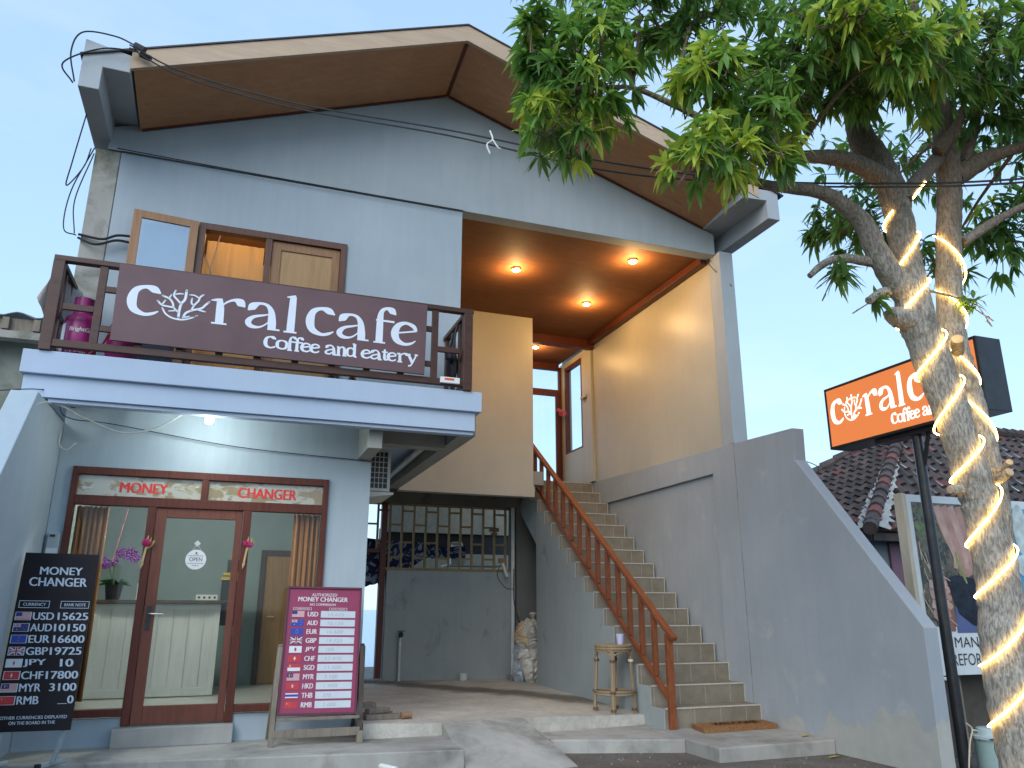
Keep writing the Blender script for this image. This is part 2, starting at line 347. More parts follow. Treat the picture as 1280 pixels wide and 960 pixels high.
def text2d(txt, bold, shear):
    key = (txt, bold, shear)
    if key not in _TX:
        cu = bpy.data.curves.new('lettering', 'FONT'); cu.body = txt; cu.size = 1; cu.offset = bold; cu.shear = shear; cu.resolution_u = 4
        ob = bpy.data.objects.new('lettering', cu); COL.objects.link(ob)
        dg = bpy.context.evaluated_depsgraph_get(); me = bpy.data.meshes.new_from_object(ob.evaluated_get(dg))
        vs_ = np.array([v.co[:2] for v in me.vertices]); fs = [tuple(p.vertices) for p in me.polygons]
        bpy.data.objects.remove(ob); bpy.data.curves.remove(cu); bpy.data.meshes.remove(me)
        _TX[key] = (vs_, fs)
    return _TX[key]
def plane_map(o, u, v):
    o, u, v = Vector(o), Vector(u), Vector(v); n = u.cross(v).normalized()
    return lambda a, b, h=0.0: o+u*a+v*b+n*h
def copy_tree(src, loc, label, rotz=None):
    r_ = src.copy(); COL.objects.link(r_); r_.location = loc; r_['label'] = label
    if rotz is not None: r_.rotation_euler.z = rotz
    for ch in list(src.children):
        c = ch.copy(); COL.objects.link(c); c.parent = r_
        for g in list(ch.children): d = g.copy(); COL.objects.link(d); d.parent = c
    return r_

# ------------------------------------------------------------------ the ground, the sea
def ground_mat():
    m, N, L, P = new_mat('damp gritty road'); v = pos_vec(N, L)
    a = noise(N, L, v, 0.8, 8, 0.7); b = noise(N, L, v, 35, 4, 0.7)
    col = mix(N, L, ramp(N, L, a, 0.35, 0.68), (0.055, 0.048, 0.042), (0.15, 0.135, 0.115))
    col = mix(N, L, ramp(N, L, b, 0.5, 0.8, (0, 0, 0, 1), (0.6,)*3+(1,)), col, (0.24, 0.22, 0.19))
    L.new(col, P.inputs['Base Color']); P.inputs['Roughness'].default_value = 0.7; bump(N, L, P, b, 0.5, 0.01); return m
def sea_mat():
    m, N, L, P = new_mat('pale evening sea'); v = pos_vec(N, L, (1, 2.5, 1))
    P.inputs['Base Color'].default_value = (0.30, 0.42, 0.52, 1); P.inputs['Roughness'].default_value = 0.22
    bump(N, L, P, noise(N, L, v, 0.9, 6, 0.6), 0.5, 0.25); return m
g = MB(); g.poly([(-900, -900, -1.47), (900, -900, -1.47), (900, 22, -1.47), (-900, 22, -1.47)])
structure(g, 'road', ground_mat())
g = MB(); g.poly([(-5000, 22.02, -1.6), (5000, 22.02, -1.6), (5000, 5500, -1.6), (-5000, 5500, -1.6)])
structure(g, 'sea', sea_mat())

# cement floor of the passage, ramp and the two step platforms
g = MB()
g.add([(1.46, 8.47, -1.106), (2.28, 8.47, -1.135), (3.34, 8.87, -1.17), (5.02, 9.05, -1.226), (5.02, 13.62, -1.15), (1.46, 13.62, -1.11),
       (1.46, 8.47, -1.5), (2.28, 8.47, -1.5), (3.34, 8.87, -1.5), (5.02, 9.05, -1.5), (5.02, 13.62, -1.5), (1.46, 13.62, -1.5)],
      [(0, 1, 2), (0, 2, 5), (2, 3, 4), (2, 4, 5), (0, 6, 7, 1), (1, 7, 8, 2), (2, 8, 9, 3), (3, 9, 10, 4)])
structure(g, 'passage_floor', M['floor'])
g = MB()   # sloped ramp between the steps
g.add([(2.285, 8.465, -1.137), (3.335, 8.865, -1.172), (3.44, 7.60, -1.475), (2.27, 7.35, -1.475), (2.285, 8.465, -1.5), (3.335, 8.865, -1.5), (3.44, 7.6, -1.5), (2.27, 7.35, -1.5)],
      [(0, 3, 2, 1), (0, 4, 7, 3), (3, 7, 6, 2), (2, 6, 5, 1)])
structure(g, 'ramp', M['paving'])
g = MB(); g.prism([(-1.9, 8.095), (2.262, 7.565), (2.30, 8.46), (1.46, 8.466), (1.46, 8.90), (-1.9, 8.90)], 'z', -1.6, -1.25)
structure(g, 'shop_pavement', M['paving'], bevel=0.012)
g = MB(); g.prism([(3.45, 8.36), (4.846, 7.92), (4.846, 9.03), (3.50, 8.88)], 'z', -1.6, -1.335)
structure(g, 'step_pavement', M['paving'], bevel=0.015)
g = MB(); g.prism([(4.85, 7.30), (6.325, 7.335), (6.325, 8.60), (5.025, 8.60), (5.025, 9.04), (4.85, 9.03)], 'z', -1.6, -1.33)
structure(g, 'stair_pavement', M['paving'], bevel=0.015)

# ------------------------------------------------------------------ the cafe building
B = thing('cafe_building', 'two storey grey blue cafe with gabled roof, balcony and lit stair porch', 'building', (2.3, 11, -1.47))
XZ = lambda u, v, t: (u, t, v)
YZ = lambda u, v, t: (t, u, v)
# ground floor room
g = MB(); g.wall(XZ, -1.68, 1.46, -1.46, 2.05, [(-1.53, 1.0, -1.0, 1.39), (-0.79, 0.21, -1.245, -1.0)], 8.8, 8.98)
g.build('shopfront_wall', M['plaster_lower'], B)
g = MB(); g.box(1.28, 1.46, 8.985, 13.3, -1.46, 2.05); g.build('passage_side_wall', M['plaster_dark'], B)
g = MB(); g.prism([(13.3, -1.46), (6.1, -1.46), (6.05, -0.02), (7.58, 1.83), (13.3, 1.83)], 'x', -1.9, -1.685)
g.build('left_side_wall', M['plaster_lower'], B, bevel=0.008)
g = MB(); g.box(-1.68, 1.28, 12.02, 12.2, -1.46, 2.05); g.build('room_back_wall', M['room_wall'], B)
g = MB(); g.box(-1.683, -1.66, 8.985, 12.015, -1.0, 1.76); g.build('room_side_wall', M['room_wall'], B)
g = MB(); g.box(1.262, 1.279, 8.985, 12.015, -1.0, 1.76); g.build('room_side_wall', M['room_wall'], B)
g = MB(); g.box(-1.68, 1.28, 8.985, 12.015, -1.2, -1.0); g.build('room_floor', M['room_floor'], B)
g = MB(); g.box(-1.655, 1.255, 8.985, 12.015, 1.76, 1.82); g.build('room_ceiling', M['room_ceiling'], B)
g = MB(); g.box(-0.85, 0.225, 8.66, 8.797, -1.25, -1.08); g.build('doorstep', M['paving'], B, bevel=0.006)
# balcony slab: soffit and an edge beam in two tiers
g = MB(); g.box(-1.93, 2.475, 7.85, 8.79, 2.07, 2.292); g.box(-1.9, 2.47, 8.79, 12.19, 2.072, 2.286)
g.build('balcony_slab', M['balcony_paint'], B, bevel=0.006)
g = MB(); g.box(-1.9, 2.415, 7.90, 8.05, 1.862, 2.069); g.build('balcony_edge_beam', M['balcony_paint'], B, bevel=0.004)
g = MB(); g.box(-1.68, 2.405, 7.935, 8.045, 1.825, 1.861); g.build('balcony_drip_edge', M['balcony_paint'], B, bevel=0.003)
g = MB(); g.box(2.29, 2.47, 8.052, 12.19, 1.84, 2.07); g.build('slab_side_beam', M['soffit_conc'], B, bevel=0.004)
g = MB(); g.box(1.30, 1.45, 8.10, 8.795, 1.64, 2.068); g.build('soffit_beam', M['soffit_conc'], B, bevel=0.006)
g = MB(); g.box(1.48, 2.28, 8.62, 8.80, 1.80, 2.068); g.build('soffit_beam', M['soffit_conc'], B, bevel=0.006)
g = MB(); g.box(-1.64, -1.60, 8.06, 8.79, 1.98, 2.068); g.build('soffit_batten', M['wood_dkold'], B)
# upper floor
g = MB(); g.wall(XZ, -1.56, 2.474, 2.294, 4.99, [(-0.65, 1.03, 2.294, 4.275)], 8.8, 8.97); g.build('upper_wall', M['plaster_blue'], B)
g = MB(); g.box(-1.82, -1.565, 8.79, 9.1, 2.294, 4.985); g.build('corner_column', M['concrete_old'], B, bevel=0.008)
g = MB(); g.box(2.31, 2.474, 8.975, 12.19, 2.294, 5.0); g.build('upper_side_wall', M['plaster_blue'], B)
g = MB(); g.box(-1.7, -1.54, 9.11, 14.3, 2.294, 5.25); g.build('upper_side_wall', M['plaster_blue'], B)
g = MB(); g.box(-1.5, 2.3, 11.2, 11.3, 2.3, 5.0); g.build('upper_room_wall', plain('warm room paint', (0.55, 0.42, 0.26), 0.8), B)
g = MB(); g.box(-1.53, 2.3, 8.975, 11.19, 4.9, 4.98); g.build('upper_room_ceiling', M['wood_ceiling'], B)
g = MB(); g.prism([(-1.7, 5.0), (6.325, 5.0), (6.325, 5.33), (2.214, 6.69), (-1.7, 5.28)], 'y', 8.785, 8.98)
g.build('gable_wall', M['plaster_gable'], B, bevel=0.004)
g = MB(); g.box(2.2, 4.78, 12.2, 12.36, 2.03, 5.04); g.build('porch_back_wall', M['plaster_cream'], B)
g = MB(); g.box(2.475, 4.79, 12.165, 12.34, 1.82, 1.995); g.box(2.475, 4.785, 12.185, 12.33, 1.995, 2.028); g.build('porch_edge_beam', M['plaster_cream'], B)
g = MB(); g.box(4.64, 4.778, 12.362, 14.5, 2.294, 5.04); g.build('lobby_side_wall', M['plaster_cream'], B)
g = MB(); g.box(1.47, 5.03, 12.345, 14.9, 2.06, 2.29); g.build('passage_ceiling', M['soffit_conc'], B)
g = MB(); g.box(4.79, 6.32, 13.33, 14.6, 2.06, 2.272); g.build('lobby_floor', M['tile_step'], B)
g = MB(); g.box(2.476, 6.325, 8.985, 14.6, 5.045, 5.09); g.build('porch_ceiling', M['wood_ceiling'], B)
g = MB(); g.box(6.20, 6.326, 8.985, 12.9, 4.94, 5.044); g.build('ceiling_trim', M['wood_red'], B, bevel=0.004)
g = MB(); g.box(4.79, 6.326, 12.9, 13.02, 4.86, 5.044); g.build('ceiling_trim', M['wood_red'], B, bevel=0.004)
# right wall: lower wall with a diagonal end, a recessed panel, an upper wall with a tall window
g = MB()
g.prism([(9.24, -1.47), (5.985, -1.47), (5.97, -0.16), (7.535, 1.74), (7.522, 2.13), (8.70, 2.172), (9.24, 2.19)], 'x', 6.33, 6.5)
g.prism([(9.24, 1.84), (9.24, 2.19), (14.6, 2.33), (14.6, 1.84)], 'x', 6.331, 6.5)
g.prism([(9.24, -1.47), (9.24, 1.84), (14.6, 1.84), (14.6, -1.47)], 'x', 6.375, 6.5)
g.build('stair_side_wall', M['wall_right'], B, bevel=0.006)
g = MB(); g.wall(YZ, 8.97, 14.6, 2.15, 5.0, [(13.5, 14.35, 3.04, 4.88)], 6.336, 6.49); g.build('porch_side_wall', M['plaster_cream'], B)
g = MB(); g.box(6.29, 6.335, 12.98, 13.2, 2.3, 5.0); g.build('pilaster', M['plaster_cream'], B)
g = MB(); g.box(6.27, 6.335, 13.2, 13.45, 3.98, 4.03); g.build('wall_ledge', M['plaster_cream'], B)
g = MB(); g.box(6.3265, 6.3295, 8.705, 8.715, -1.2, 2.16); g.build('wall_seam', M['concrete_old'], B)
g = MB(); g.box(6.332, 6.56, 8.70, 8.965, 2.176, 5.03); g.build('porch_column', M['beam_grey'], B, bevel=0.006)
# roof
sl_ = (6.88-5.60)/(2.214+1.43); 
def soff(x): return 6.805-(2.214-x)*0.392 if x < 2.214 else 6.805-(x-2.214)*0.362
def slab(mb, x0, x1, y0, y1, z0, z1, h0, h1, mat=0):   # sloped board between x0..x1
    mb.add([(x0, y0, z0), (x1, y0, z1), (x1, y1, z1), (x0, y1, z0), (x0, y0, z0+h0), (x1, y0, z1+h1), (x1, y1, z1+h1), (x0, y1, z0+h0)],
           [(0, 3, 2, 1), (4, 5, 6, 7), (0, 1, 5, 4), (1, 2, 6, 5), (2, 3, 7, 6), (3, 0, 4, 7)], mat)
def zs(x, y):   # soffit height: rises a little towards the front edge
    base = 6.67-(2.214-x)*0.382 if x < 2.214 else 6.67-(x-2.214)*0.328
    return base+(8.8-y)*0.135
g = MB()
for x0, x1 in ((-1.40, 2.214), (2.214, 6.15)):
    a, b = (x0, 7.82), (x1, 7.82)
    g.add([(x0, 7.84, zs(x0, 7.84)), (x1, 7.84, zs(x1, 7.84)), (x1, 8.775, zs(x1, 8.775)), (x0, 8.775, zs(x0, 8.775)),
           (x0, 7.84, zs(x0, 7.84)+.02), (x1, 7.84, zs(x1, 7.84)+.02), (x1, 8.775, zs(x1, 8.775)+.02), (x0, 8.775, zs(x0, 8.775)+.02)],
          [(0, 3, 2, 1), (4, 5, 6, 7), (0, 1, 5, 4), (1, 2, 6, 5), (2, 3, 7, 6), (3, 0, 4, 7)])
g.build('roof_soffit', M['wood_soffit'], B)
g = MB(); g.add([(2.19, 7.85, zs(2.214, 7.85)-.012), (2.24, 7.85, zs(2.214, 7.85)-.012), (2.24, 8.76, zs(2.214, 8.76)-.012), (2.19, 8.76, zs(2.214, 8.76)-.012),
                (2.19, 7.85, zs(2.214, 7.85)), (2.24, 7.85, zs(2.214, 7.85)), (2.24, 8.76, zs(2.214, 8.76)), (2.19, 8.76, zs(2.214, 8.76))],
               [(0, 3, 2, 1), (0, 1, 5, 4), (1, 2, 6, 5), (2, 3, 7, 6), (3, 0, 4, 7)])
for x0, x1 in ((-1.38, 2.19), (2.24, 6.12)):
    g.bar((x0, 8.755, zs(x0, 8.755)-.006), (x1, 8.755, zs(x1, 8.755)-.006), 0.028, 0.018)
for x in (0.6, 4.1):
    pass
g.build('soffit_batten', M['wood_red'], B)
g = MB()
for x0, x1 in ((-1.43, 2.214), (2.214, 6.4)): slab(g, x0, x1, 7.79, 7.838, zs(x0, 7.8)-0.01, zs(x1, 7.8)-0.01, .225, .225)
g.build('fascia_board', M['wood_fascia'], B, bevel=0.003)
g = MB()
for x0, x1 in ((-1.9, 2.214), (2.214, 6.8)):
    slab(g, x0, x1, 7.775, 15.2, zs(x0, 7.8)+.217, zs(x1, 7.8)+.217, .018, .018)
g.build('roof_sheet', plain('dark roof sheet', (0.05, 0.045, 0.045), 0.6), B)
for sx_, xa in ((1, (-1.875, -1.68, -1.425)), (-1, (6.72, 6.525, 6.14))):
    g = MB()
    g.prism([(xa[0], 5.09), (xa[1], 5.09), (xa[1], 5.362), (xa[2], 5.36), (xa[2], 5.565), (xa[0], 5.66)] if sx_ == 1 else
            [(xa[0], 5.14), (xa[1], 5.14), (xa[1], 5.41), (xa[2], 5.385), (xa[2], 5.56), (xa[0], 5.58)], 'y', 7.80, 14.9)
    g.build('gutter_beam', M['beam_grey'], B, bevel=0.008)
g = MB(); g.bar((-1.56, 8.782, 5.0), (2.5, 8.782, 5.0), 0.005, 0.006); g.build('gable_shadow_strip', M['black'], B)  # black strip stands in for the shadow gap under the gable beam

# stairs
g = MB(); gr = MB()
y0s, tr_, rz, zb = 8.57, 0.303, 0.2252, -1.33
NST = 16
for i in range(NST):
    ya, yb = y0s+i*tr_, 13.34; za, zb2 = zb+i*rz, zb+(i+1)*rz
    g.box(4.991, 6.328, ya, ya+tr_+0.06 if i < NST-1 else 13.34, za-0.05 if i else za, zb2)
    gr.box(4.991, 6.326, ya-0.010, ya-0.001, zb2-0.012, zb2+0.002); gr.box(4.991, 6.326, ya-0.001, ya+0.012, zb2+0.0005, zb2+0.004)
    gr.box(6.312, 6.3265, ya-0.004, ya-0.001, za+.004, zb2-0.013)
g.build('stair_steps', M['tile_step'], B); gr.build('step_edge', M['grout'], B)
# stepped side of the flight
pl = [(8.575, -1.33)]
for i in range(NST-1): pl += [(8.575+i*tr_, zb+(i+1)*rz-0.002), (8.575+(i+1)*tr_, zb+(i+1)*rz-0.002)]
pl = [p for k, p in enumerate(pl) if p[0] <= 13.45]
pl += [(13.12, 1.95), (13.44, 1.72), (12.59, 1.08), (12.59, -1.25), (8.575, -1.40)]
pl = [(8.575, -1.40)]
for i in range(15): pl += [(8.575+i*tr_, zb+(i+1)*rz-0.002), (8.575+(i+1)*tr_, zb+(i+1)*rz-0.002)]
pl += [(13.44, 1.76), (12.59, 1.08), (12.59, -1.28)]
g = MB(); g.prism(pl, 'x', 4.975, 4.9895); g.build('stair_flank', M['plaster_dark'], B)
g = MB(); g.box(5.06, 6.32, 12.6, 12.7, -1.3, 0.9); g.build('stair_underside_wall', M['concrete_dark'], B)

# the passage end: half wall, lattice, door gap with a post
g = MB(); g.box(2.60, 4.90, 13.5, 13.62, -1.3, 0.645); g.build('passage_end_wall', M['plaster_dark'], B)
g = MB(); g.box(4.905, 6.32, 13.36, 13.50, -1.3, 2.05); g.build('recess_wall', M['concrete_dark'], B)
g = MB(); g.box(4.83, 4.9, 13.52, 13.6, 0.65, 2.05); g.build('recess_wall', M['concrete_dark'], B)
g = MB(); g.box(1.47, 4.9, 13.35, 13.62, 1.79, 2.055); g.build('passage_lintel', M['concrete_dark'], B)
g = MB(); g.box(2.47, 2.57, 13.48, 13.6, -1.15, 1.785); g.build('door_post', M['wood_red'], B, bevel=0.004)
g = MB(); g.box(1.9, 2.47, 13.49, 13.6, 0.93, 1.0); g.build('door_lintel', M['wood_red'], B, bevel=0.004)
g = MB()
xs = [2.2+0.212*i for i in range(13)]
for i, x in enumerate(xs):
    z0 = 1.0 if x < 2.5 else 0.646
    g.box(x-0.018, x+0.018, 13.51, 13.55, z0, 1.79)
    if i < len(xs)-1:
        for zz_ in ((1.66, 1.12) if i % 2 else (1.42, 0.86)):
            if zz_ > z0+0.05: g.box(x+0.019, xs[i+1]-0.019, 13.515, 13.545, zz_-0.016, zz_+0.016)
g.box(2.15, 4.82, 13.50, 13.56, 1.755, 1.788); g.box(2.575, 4.82, 13.49, 13.61, 0.647, 0.69)
g.build('window_lattice', M['wood_grille'], B)
# far side of the back room
g = MB(); g.wall(XZ, 3.15, 7.2, -1.3, 2.9, [(3.2, 6.9, 1.19, 1.63)], 17.0, 17.12); g.build('back_room_wall', plain('cream room plaster', (0.5, 0.48, 0.38), 0.8), B)
g = MB(); g.box(3.1, 7.1, 17.13, 17.2, 1.1, 1.7); g.build('opening_shade_panel', M['black'], B)  # black panel paints the darkness inside the slot of the wall
g = MB(); g.box(3.0, 5.0, 14.3, 14.9, 0.52, 0.66); g.build('back_counter', M['wood_ply'], B)
g = MB(); g.box(3.9, 5.0, 14.42, 14.85, 0.79, 0.81); g.build('shelf_board', M['offwhite'], B)
# glazed door at the head of the stairs, tall window in the side wall
D = MB(); D.box(6.275, 6.33, 14.5, 14.58, 2.275, 4.95); D.box(4.8, 6.275, 14.5, 14.58, 4.38, 4.45); D.box(4.8, 6.275, 14.49, 14.58, 4.88, 5.03); D.box(4.8, 4.9, 14.5, 14.58, 2.275, 4.95)
D.box(6.185, 6.265, 14.47, 14.52, 2.28, 4.37); D.box(4.95, 6.185, 14.47, 14.52, 2.28, 2.42); D.box(4.95, 6.185, 14.47, 14.52, 4.3, 4.37); D.box(5.33, 5.41, 14.47, 14.52, 2.42, 4.3)
dd = D.build('terrace_door', M['wood_red'], B, bevel=0.004)
g = MB(); g.box(4.9, 6.185, 14.492, 14.498, 2.42, 4.3); g.build('glass_pane', M['glass'], dd)
g = MB(); g.box(4.9, 6.275, 14.53, 14.536, 4.45, 4.88); g.build('glass_pane', M['glass'], dd)
W = MB(); W.box(6.335, 6.42, 13.5, 13.56, 3.04, 4.88); W.box(6.335, 6.42, 14.28, 14.35, 3.04, 4.88); W.box(6.335, 6.42, 13.56, 14.28, 4.8, 4.88); W.box(6.335, 6.42, 13.56, 14.28, 3.04, 3.075)
ww = W.build('stair_window', M['wood_red'], B, bevel=0.003)
g = MB(); g.box(6.385, 6.39, 13.56, 14.28, 3.075, 4.8); g.build('glass_pane', M['glass'], ww)
# rear roof edge beyond the terrace
g = MB(); g.add([(4.2, 14.62, 5.05), (7.2, 14.62, 5.75), (7.2, 18.0, 5.4), (4.2, 18.0, 4.7), (4.2, 14.62, 5.1), (7.2, 14.62, 5.8), (7.2, 18.0, 5.45), (4.2, 18.0, 4.75)], [(0, 3, 2, 1), (4, 5, 6, 7), (0, 1, 5, 4), (1, 2, 6, 5), (2, 3, 7, 6), (3, 0, 4, 7)])
# balcony doors: frame, closed plywood leaf, dim lit opening, glazed leaf folded out on the wall
F = MB(); F.box(-0.65, -0.575, 8.775, 8.9, 2.295, 4.27); F.box(0.955, 1.027, 8.775, 8.9, 2.295, 4.27); F.box(-0.575, 0.955, 8.775, 8.9, 4.19, 4.27); F.box(0.09, 0.16, 8.78, 8.9, 2.295, 4.19)
F.build('balcony_door_frame', M['wood_dark'] if False else wood('dark stained frame', (0.09, 0.04, 0.025), (0.15, 0.07, 0.045)), B, bevel=0.003)
g = MB(); g.box(0.165, 0.27, 8.81, 8.85, 2.3, 4.185); g.box(0.86, 0.95, 8.81, 8.85, 2.3, 4.185); g.box(0.27, 0.86, 8.81, 8.85, 4.08, 4.185); g.box(0.27, 0.86, 8.81, 8.85, 2.3, 2.42); g.box(0.27, 0.86, 8.81, 8.85, 3.2, 3.3)
bl = g.build('balcony_door', wood('door leaf wood', (0.24, 0.12, 0.05), (0.34, 0.18, 0.085)), B, bevel=0.003)
g = MB(); g.box(0.27, 0.86, 8.825, 8.84, 2.42, 3.2); g.build('door_panel', M['wood_ply'], bl)
g = MB(); g.box(0.27, 0.86, 8.825, 8.84, 3.3, 4.08); g.build('door_panel', M['wood_ply'], bl)
hx_ = -0.66
S = MB()
def sash(mb, x0, x1, z0, z1): 
    w_ = 0.09
    mb.box(x0, x0+w_, 0, .035, z0, z1); mb.box(x1-w_, x1, 0, .035, z0, z1); mb.box(x0+w_, x1-w_, 0, .035, z1-w_, z1); mb.box(x0+w_, x1-w_, 0, .035, z0, z0+w_)
sash(S, -1.33, -0.655, 2.35, 4.255)
ca = R(7)
def turn(p):   # swing the leaf about its hinge
    dx = p[0]+0.655; return (-0.655+dx*math.cos(ca)-0*p[1], 8.735+dx*math.sin(ca)*0.9+p[1], p[2])
S.v = [turn(p) for p in S.v]; sh = S.build('open_sash', M['wood_tan'], B, bevel=0.003)
g = MB(); g.box(-1.24, -0.745, 0.014, 0.02, 2.44, 4.165); g.v = [turn(p) for p in g.v]; g.build('glass_pane', M['glass_sky'], sh)
g = MB(); g.bar((-0.56, 8.82, 3.25), (-0.42, 8.82, 4.15), 0.03, 0.012); g.bar((-0.57, 8.83, 3.9), (-0.30, 8.83, 3.3), 0.03, 0.012); g.build('door_stay', M['wood_tan'], B)

# ------------------------------------------------------------------ shopfront
g = MB(); y0, y1 = 8.765, 8.86
g.box(-1.53, -1.475, y0, y1, -0.985, 1.385); g.box(0.945, 1.0, y0, y1, -0.985, 1.385); g.box(-1.475, 0.945, y0, y1, 1.31, 1.385)
g.box(-1.475, 0.945, y0, y1, 1.005, 1.10); g.box(-0.31, -0.24, y0, y1, 1.10, 1.31)
g.box(-0.795, -0.72, y0, y1, -1.07, 1.005); g.box(0.135, 0.215, y0, y1, -1.07, 1.005)
g.box(-1.475, -0.795, y0-.012, y1, -0.985, -0.915); g.box(0.215, 0.945, y0-.012, y1, -0.985, -0.915)
sf = g.build('shopfront_frame', M['wood_red'], B, bevel=0.004)
g = MB(); g.box(-1.475, -0.795, 8.82, 8.826, -0.915, 1.005); g.build('glass_pane', M['glass'], sf)
g = MB(); g.box(0.215, 0.945, 8.82, 8.826, -0.915, 1.005); g.build('glass_pane', M['glass'], sf)
def film_mat():  # tan and cream blotches paint a mirrored reflection into the peeling film
    m, N, L, P = new_mat('peeling film with painted reflection'); v = pos_vec(N, L, (1, 1, 2))
    f = noise(N, L, v, 4.5, 7, 0.65, 0.6)
    col = mix(N, L, ramp(N, L, f, 0.46, 0.52), (0.30, 0.21, 0.09), (0.46, 0.43, 0.33))
    f2 = noise(N, L, v, 9, 4); col = mix(N, L, ramp(N, L, f2, 0.66, 0.70), col, (0.6, 0.6, 0.54))
    L.new(col, P.inputs['Base Color']); P.inputs['Roughness'].default_value = 0.12; P.inputs['Specular IOR Level'].default_value = 0.9; return m
FM_ = film_mat()
g = MB(); g.box(-1.475, -0.31, 8.82, 8.826, 1.10, 1.31); g.build('transom_pane', FM_, sf)
g = MB(); g.box(-0.24, 0.945, 8.82, 8.826, 1.10, 1.31); g.build('transom_pane', FM_, sf)
mred = plain('red transom letters', (0.75, 0.035, 0.03), 0.5, var=0.08)
fm = plane_map((0, 8.817, 0), (1, 0, 0), (0, 0, 1))
g = MB(); g.text('MONEY', fm, -1.085, -0.64, 1.145, 1.25, 0, bold=0.035); g.build('lettering', mred, sf)
g = MB(); g.text('CHANGER', fm, 0.06, 0.66, 1.145, 1.255, 0, bold=0.035); g.build('lettering', mred, sf)
# door leaf
g = MB(); ya, yb = 8.79, 8.835
g.box(-0.715, -0.615, ya, yb, -1.065, 1.0); g.box(0.06, 0.13, ya, yb, -1.065, 1.0); g.box(-0.615, 0.06, ya, yb, 0.905, 1.0); g.box(-0.615, 0.06, ya, yb, -1.065, -0.90)
dr = g.build('shop_door', wood('door wood', (0.13, 0.035, 0.02), (0.22, 0.07, 0.04)), B, bevel=0.004)
g = MB(); g.box(-0.615, 0.06, 8.81, 8.816, -0.90, 0.905); g.build('glass_pane', M['glass'], dr)
g = MB(); g.box(-0.688, -0.645, 8.778, 8.789, -0.2, 0.03); g.tube([(-0.665, 8.78, -0.045), (-0.665, 8.735, -0.045), (-0.64, 8.73, -0.045), (-0.53, 8.73, -0.05)], 0.009, 8)
g.m[:6] = [1]*6
g.build('door_handle', [M['steel'], M['black_steel']], dr, smooth=True)
# round hanging sign on the door
t = thing('hanging_sign', 'round white OPEN sign hanging on the glass of the shop door', 'sign', (-0.29, 8.8, 0.40))
dm = plane_map((-0.29, 8.803, 0.49), (1, 0, 0), (0, 0, 1))
g = MB(); g.lathe([(0.0, -.004), (0.1, -.004), (0.1, .004), (0, .004)], (-0.29, 8.803, 0.49), 32, axis=(0, 1, 0)); g.build('disc', M['white'], t, smooth=True)
g = MB(); g.text('OPEN', dm, -0.062, 0.062, -0.018, 0.022, 0, .01, h=.006); g.rect(dm, -0.075, 0.075, 0.036, 0.040, h=.006); g.rect(dm, -0.078, 0.078, -0.040, -0.036, h=.006)
g.disc(dm, 0.0, 0.066, 0.010, h=.006); g.text('CAFE', dm, -0.02, 0.02, 0.046, 0.054, 0, .01, h=.006); g.text('COME IN', dm, -0.03, 0.03, -0.066, -0.054, 0, .02, h=.006); g.build('lettering', plain('grey ink', (0.08, 0.1, 0.12), .6), t)
g = MB(); g.bar((-0.335, 8.802, 0.575), (-0.29, 8.802, 0.65), .004, .004); g.bar((-0.245, 8.802, 0.575), (-0.29, 8.802, 0.65), .004, .004); g.build('cord', M['offwhite'], t)
g = MB(); q = .032; g.prism([(-0.29, .652-q), (-0.29+q, .652), (-0.29, .652+q), (-0.29-q, .652)], 'y', 8.794, 8.808); g.build('hook', M['offwhite'], t)
# flower sprigs stuck on the jambs
def blade(mb, a, b, w, mat=0, bend=(0, 0, 0)):
    a, b = Vector(a), Vector(b); d = (b-a).normalized(); s_ = d.cross(Vector((0, 1, 0.2))).normalized(); m_ = (a+b)/2+Vector(bend)
    mb.add([a, m_+s_*w/2, b, m_-s_*w/2, m_+Vector((0, -w*.25, 0))], [(0, 4, 1), (1, 4, 2), (2, 4, 3), (3, 4, 0)], mat)
mp_ = plain('magenta petals', (0.55, 0.03, 0.16), .6); my_ = plain('pale green yellow leaf', (0.42, 0.40, 0.12), .6); mt_ = plain('dry palm leaf', (0.55, 0.40, 0.2), .7)
def sprig(name, label, x, z, lean, seed, cat='offering'):
    random.seed(seed); t = thing(name, label, cat, (x, 8.75, z-.16), 'flower offerings on the door jambs')
    g = MB()
    for k in range(11): a = random.uniform(-.9, .9)+lean; blade(g, (x, 8.745, z), (x+math.sin(a)*.075, 8.745-random.uniform(0, .05), z+math.cos(a)*random.uniform(.05, .1)), .04)
    g.build('petal', mp_, t)
    g = MB()
    for k in range(6): a = random.uniform(-.3, .9)+lean; blade(g, (x, 8.75, z-.03), (x+math.sin(a)*.09, 8.74, z+math.cos(a)*.12), .03)
    g.build('leaf', my_, t)
    g = MB(); g.bar((x, 8.752, z), (x-.02, 8.752, z-.15), .025, .02); blade(g, (x-.01, 8.75, z-.12), (x-.03, 8.745, z-.22), .03); g.build('stem', mt_, t)
sprig('flower_offering', 'pink and green flower sprig stuck on the left door jamb above the handle', -0.765, 0.60, 0.25, 3)
sprig('flower_offering', 'magenta flower sprig stuck on the jamb between door and brown curtain', 0.20, 0.62, 0.1, 5)
random.seed(21)
